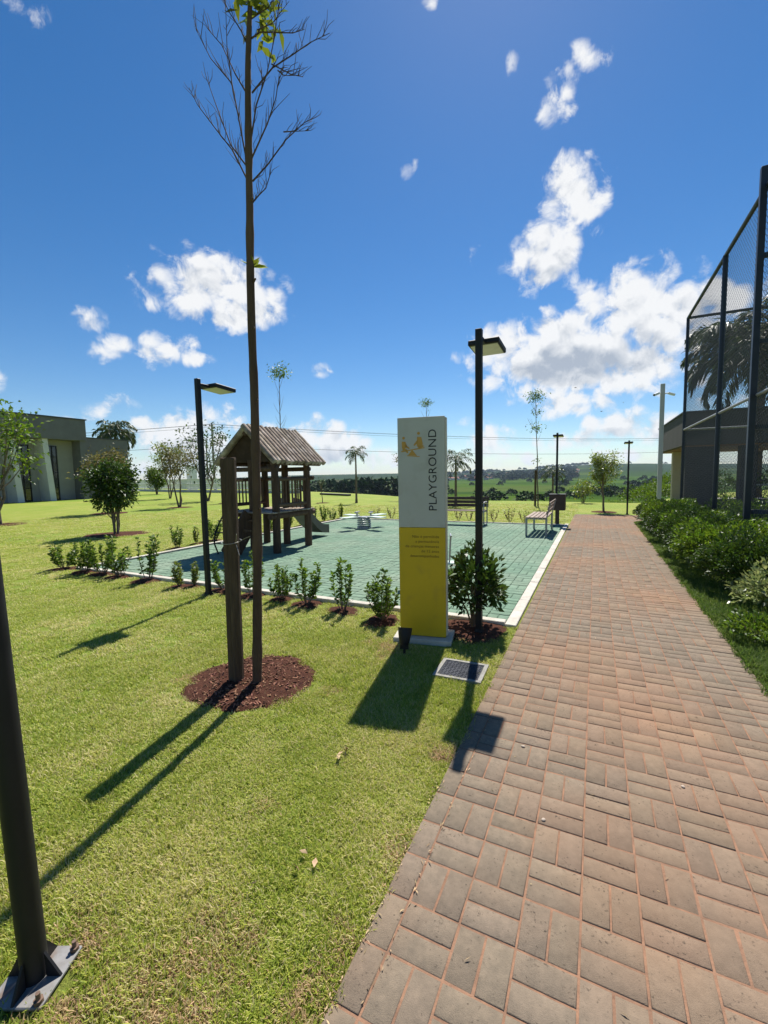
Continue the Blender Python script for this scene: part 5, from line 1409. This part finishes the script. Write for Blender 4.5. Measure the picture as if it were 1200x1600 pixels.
def scatter(name, pts, scl, col, label):
    me = bpy.data.meshes.new(name); me.vertices.add(len(pts)); me.vertices.foreach_set('co', np.asarray(pts, np.float32).ravel())
    a = me.attributes.new('s', 'FLOAT_VECTOR', 'POINT'); a.data.foreach_set('vector', np.asarray(scl, np.float32).ravel())
    o = tag(link(name, me), label, 'grass', kind='stuff')
    ng = bpy.data.node_groups.new(name, 'GeometryNodeTree'); ng.interface.new_socket('Geometry', in_out='INPUT', socket_type='NodeSocketGeometry'); ng.interface.new_socket('Geometry', in_out='OUTPUT', socket_type='NodeSocketGeometry')
    N = ng.nodes; lk = ng.links.new; gi = N.new('NodeGroupInput'); go = N.new('NodeGroupOutput'); mp = N.new('GeometryNodeMeshToPoints'); ip = N.new('GeometryNodeInstanceOnPoints')
    ci = N.new('GeometryNodeCollectionInfo'); ci.inputs['Collection'].default_value = col; ci.inputs['Separate Children'].default_value = True; ci.inputs['Reset Children'].default_value = True
    na = N.new('GeometryNodeInputNamedAttribute'); na.data_type = 'FLOAT_VECTOR'; na.inputs['Name'].default_value = 's'
    rv = N.new('FunctionNodeRandomValue'); rv.data_type = 'FLOAT_VECTOR'; rv.inputs[0].default_value = (-.12, -.12, 0); rv.inputs[1].default_value = (.12, .12, 6.28)
    lk(gi.outputs[0], mp.inputs[0]); lk(mp.outputs[0], ip.inputs['Points']); lk(ci.outputs[0], ip.inputs['Instance']); ip.inputs['Pick Instance'].default_value = True
    lk(rv.outputs[0], ip.inputs['Rotation']); lk(na.outputs[0], ip.inputs['Scale']); lk(ip.outputs[0], go.inputs[0])
    md = o.modifiers.new('scatter', 'NODES'); md.node_group = ng
    return o


HOLES = [(MC[0], MC[1], .475), (-1.6, .64, .13)] + [(x, y, r_ * .85) for x, y, r_ in SOILS] + [(-12.92, 8.1, .8)]


def lawn_ok(x, y):
    m_ = ~((x > PX0 + .012 * noise3(np.stack([x, y, 0 * x], 1), 5, 9) - .002) & (x < PX1 + .004)) & ~((x > PLX0 - .13) & (x < PLX1 + .15) & (y > PLY0 - .11) & (y < PLY1 + .12))
    m_ &= ~((np.abs(x + .955) < .19) & (np.abs(y - 3.34) < .17)); m_ &= ~((np.abs(x + 1.475) < .27) & (np.abs(y - 3.88) < .19))
    m_ &= ~((x > 0) & (y > BR_Y0)) & (x < PX1 + .02 + 20 * (x < PX0))
    for hx, hy, hr in HOLES: m_ &= (x - hx) ** 2 + (y - hy) ** 2 > (hr * (1 + .1 * np.sin(5 * np.arctan2(y - hy, x - hx)))) ** 2
    return m_


DRY = [(*ground_at(u, v)[:2], r_) for u, v, r_ in ((320, 1535, .16), (120, 1590, .16), (240, 1590, .12), (560, 1500, .10), (640, 1330, .09), (410, 1270, .07), (605, 1010, .16), (300, 1060, .09), (700, 1180, .08), (130, 1490, .11), (480, 1590, .12), (520, 1080, .07))]


def dryness(x, y):
    d = np.zeros_like(x)
    for (a, b, r_) in DRY: d = np.maximum(d, np.clip(1.3 - np.hypot(x - a, (y - b) * .8) / r_ * (1 + .35 * noise3(np.stack([x, y, 0 * x], 1), 77, 14)), 0, 1))
    return d


pts = []; scl = []
for (r0, r1, dens, sc0) in ((.5, 2.6, 1500, .85), (2.6, 4.5, 850, .95), (4.5, 8, 330, 1.15), (8, 14, 110, 1.5), (14, 24, 34, 2.1)):
    n = int(dens * (math.pi * (r1 ** 2 - r0 ** 2)) * 105 / 360)
    rr = np.sqrt(rng.uniform(r0 ** 2, r1 ** 2, n)); aa = np.radians(rng.uniform(-50, 50, n)) - YAW
    x, y = rr * np.sin(aa), rr * np.cos(aa); k = lawn_ok(x, y) & (rng.uniform(size=n) > .72 * dryness(x, y)); x, y = x[k], y[k]
    nz = .5 + .5 * noise3(np.stack([x, y, 0 * x], 1), 21, 1.7)
    sxy = sc0 * rng.uniform(.8, 1.2, len(x)); sz = sc0 ** .45 * rng.uniform(.65, 1.1, len(x)) * (.62 + .45 * nz)
    pts.append(np.stack([x, y, 0 * x - .001], 1)); scl.append(np.stack([sxy, sxy, sz], 1))
scatter('lawn_grass', np.concatenate(pts), np.concatenate(scl), tuft_collection('short_grass', M_BLADE, .030), 'short mown sunlit grass of the lawn')
M_BLADE3 = blade_mat('dry_blade', (.42, .31, .14), (.52, .40, .20), (.30, .19, .10))
x = rng.uniform(-3.2, -.7, 14000); y = rng.uniform(.3, 4.2, 14000); k = lawn_ok(x, y) & (rng.uniform(size=14000) < dryness(x, y) * .75); x, y = x[k], y[k]
s_ = rng.uniform(.7, 1.1, len(x)); scatter('dry_grass', np.stack([x, y, 0 * x], 1), np.stack([s_, s_, s_ * .6], 1), tuft_collection('straw_grass', M_BLADE3, .028), 'dry straw-coloured patches in the near lawn')
n = 9000; y = rng.uniform(2.5, 15.6, n); x = PX1 + .01 + np.abs(rng.normal(0, 1, n)) * .33
k = (x < 2.3) & ~((x - PX1 < .03) & (rng.uniform(size=n) < .5)); x, y = x[k], y[k]
s_ = rng.uniform(.8, 1.5, len(x)); gz = .8 + .9 * np.clip((x - PX1) / .3, 0, 1)
scatter('verge_grass', np.stack([x, y, 0 * x], 1), np.stack([s_, s_, s_ * gz], 1), tuft_collection('lush_grass', M_BLADE2, .045), 'lush green grass and ground cover between the path and the hedge')

# straw, dry leaves and pebbles lying about
M_STRAW = mat('dry_litter', (.42, .30, .17), .8, .2, var=.4, scale=20, rand=.4, island=True)
V = []; P = []; D = []
for _ in range(160):
    a = rng.uniform(-.8, .8) - YAW; q = rng.uniform(.9, 5.0); x, y = q * math.sin(a), q * math.cos(a)
    P.append((x, y, .024 if x < PX0 else TOP + .002)); D.append((rng.normal(), rng.normal(), .08))
EDGE = 420
for _ in range(EDGE):
    x = PX0 + (rng.normal() * .012 if rng.uniform() < .6 else .1 + rng.normal() * .006); P.append((x, rng.uniform(.8, 6.0) ** 1.0, TOP + .003)); D.append((rng.normal() * .4, rng.normal(), .1))
for (x, y) in ((-1.02, 1.35), (-1.28, 2.05), (-1.30, 1.98)):
    for _ in range(3): P.append((x + rng.normal() * .02, y + rng.normal() * .02, .03)); D.append((rng.normal(), rng.normal(), .2))
V, Q = leaf_arrays(np.array(P), np.array(D), np.where(np.arange(len(P)) < 160 + EDGE, rng.uniform(.008, .03, len(P)), .042), np.where(np.arange(len(P)) < 160 + EDGE, .005, .025), rng, droop=.02)
tag(link('dry_litter', np_mesh('dry_litter', V, Q, M_STRAW)), 'scattered dry leaf bits and straw on the grass and path', 'litter', kind='stuff')
M_PEB = mat('pebble', (.42, .34, .27), .8, .3, var=.2, scale=20)
for k, (u, v, lab) in enumerate([(817, 1167, 'pale pebble on the bricks just right of the lamp shadow'), (849, 1282, 'small tan pebble in a joint in the middle of the path'), (1067, 1230, 'pale pebble on the right half of the path')]):
    p = ground_at(u, v, TOP); bm = bmesh.new(); bmesh.ops.create_icosphere(bm, subdivisions=2, radius=.009)
    for w in bm.verts: w.co = Vector((w.co.x * 1.3, w.co.y * .9, w.co.z * .5)) * (1 + .15 * math.sin(w.co.x * 300 + k))
    me = bpy.data.meshes.new('pebble'); bm.to_mesh(me); bm.free(); me.materials.append(M_PEB); tag(link('pebble', me, None, (p[0], p[1], TOP + .004), k), lab, 'pebble', 'pebbles on the path')

# ---------------------------------------------------------------- haze over the valley
hz = MB().box((0, 0, 40), (17000, 17000, 240)).obj('haze', [])
tag(hz, 'thin bluish air between the park and the far hills', 'haze', kind='stuff')
hmat = bpy.data.materials.new('haze'); hmat.use_nodes = True; n_ = hmat.node_tree.nodes; n_.clear()
o_ = n_.new('ShaderNodeOutputMaterial'); v_ = n_.new('ShaderNodeVolumePrincipled'); v_.inputs['Color'].default_value = (.62, .78, 1.0, 1); v_.inputs['Density'].default_value = .000075; v_.inputs['Anisotropy'].default_value = .2
hmat.node_tree.links.new(v_.outputs[0], o_.inputs['Volume']); hz.data.materials.append(hmat)
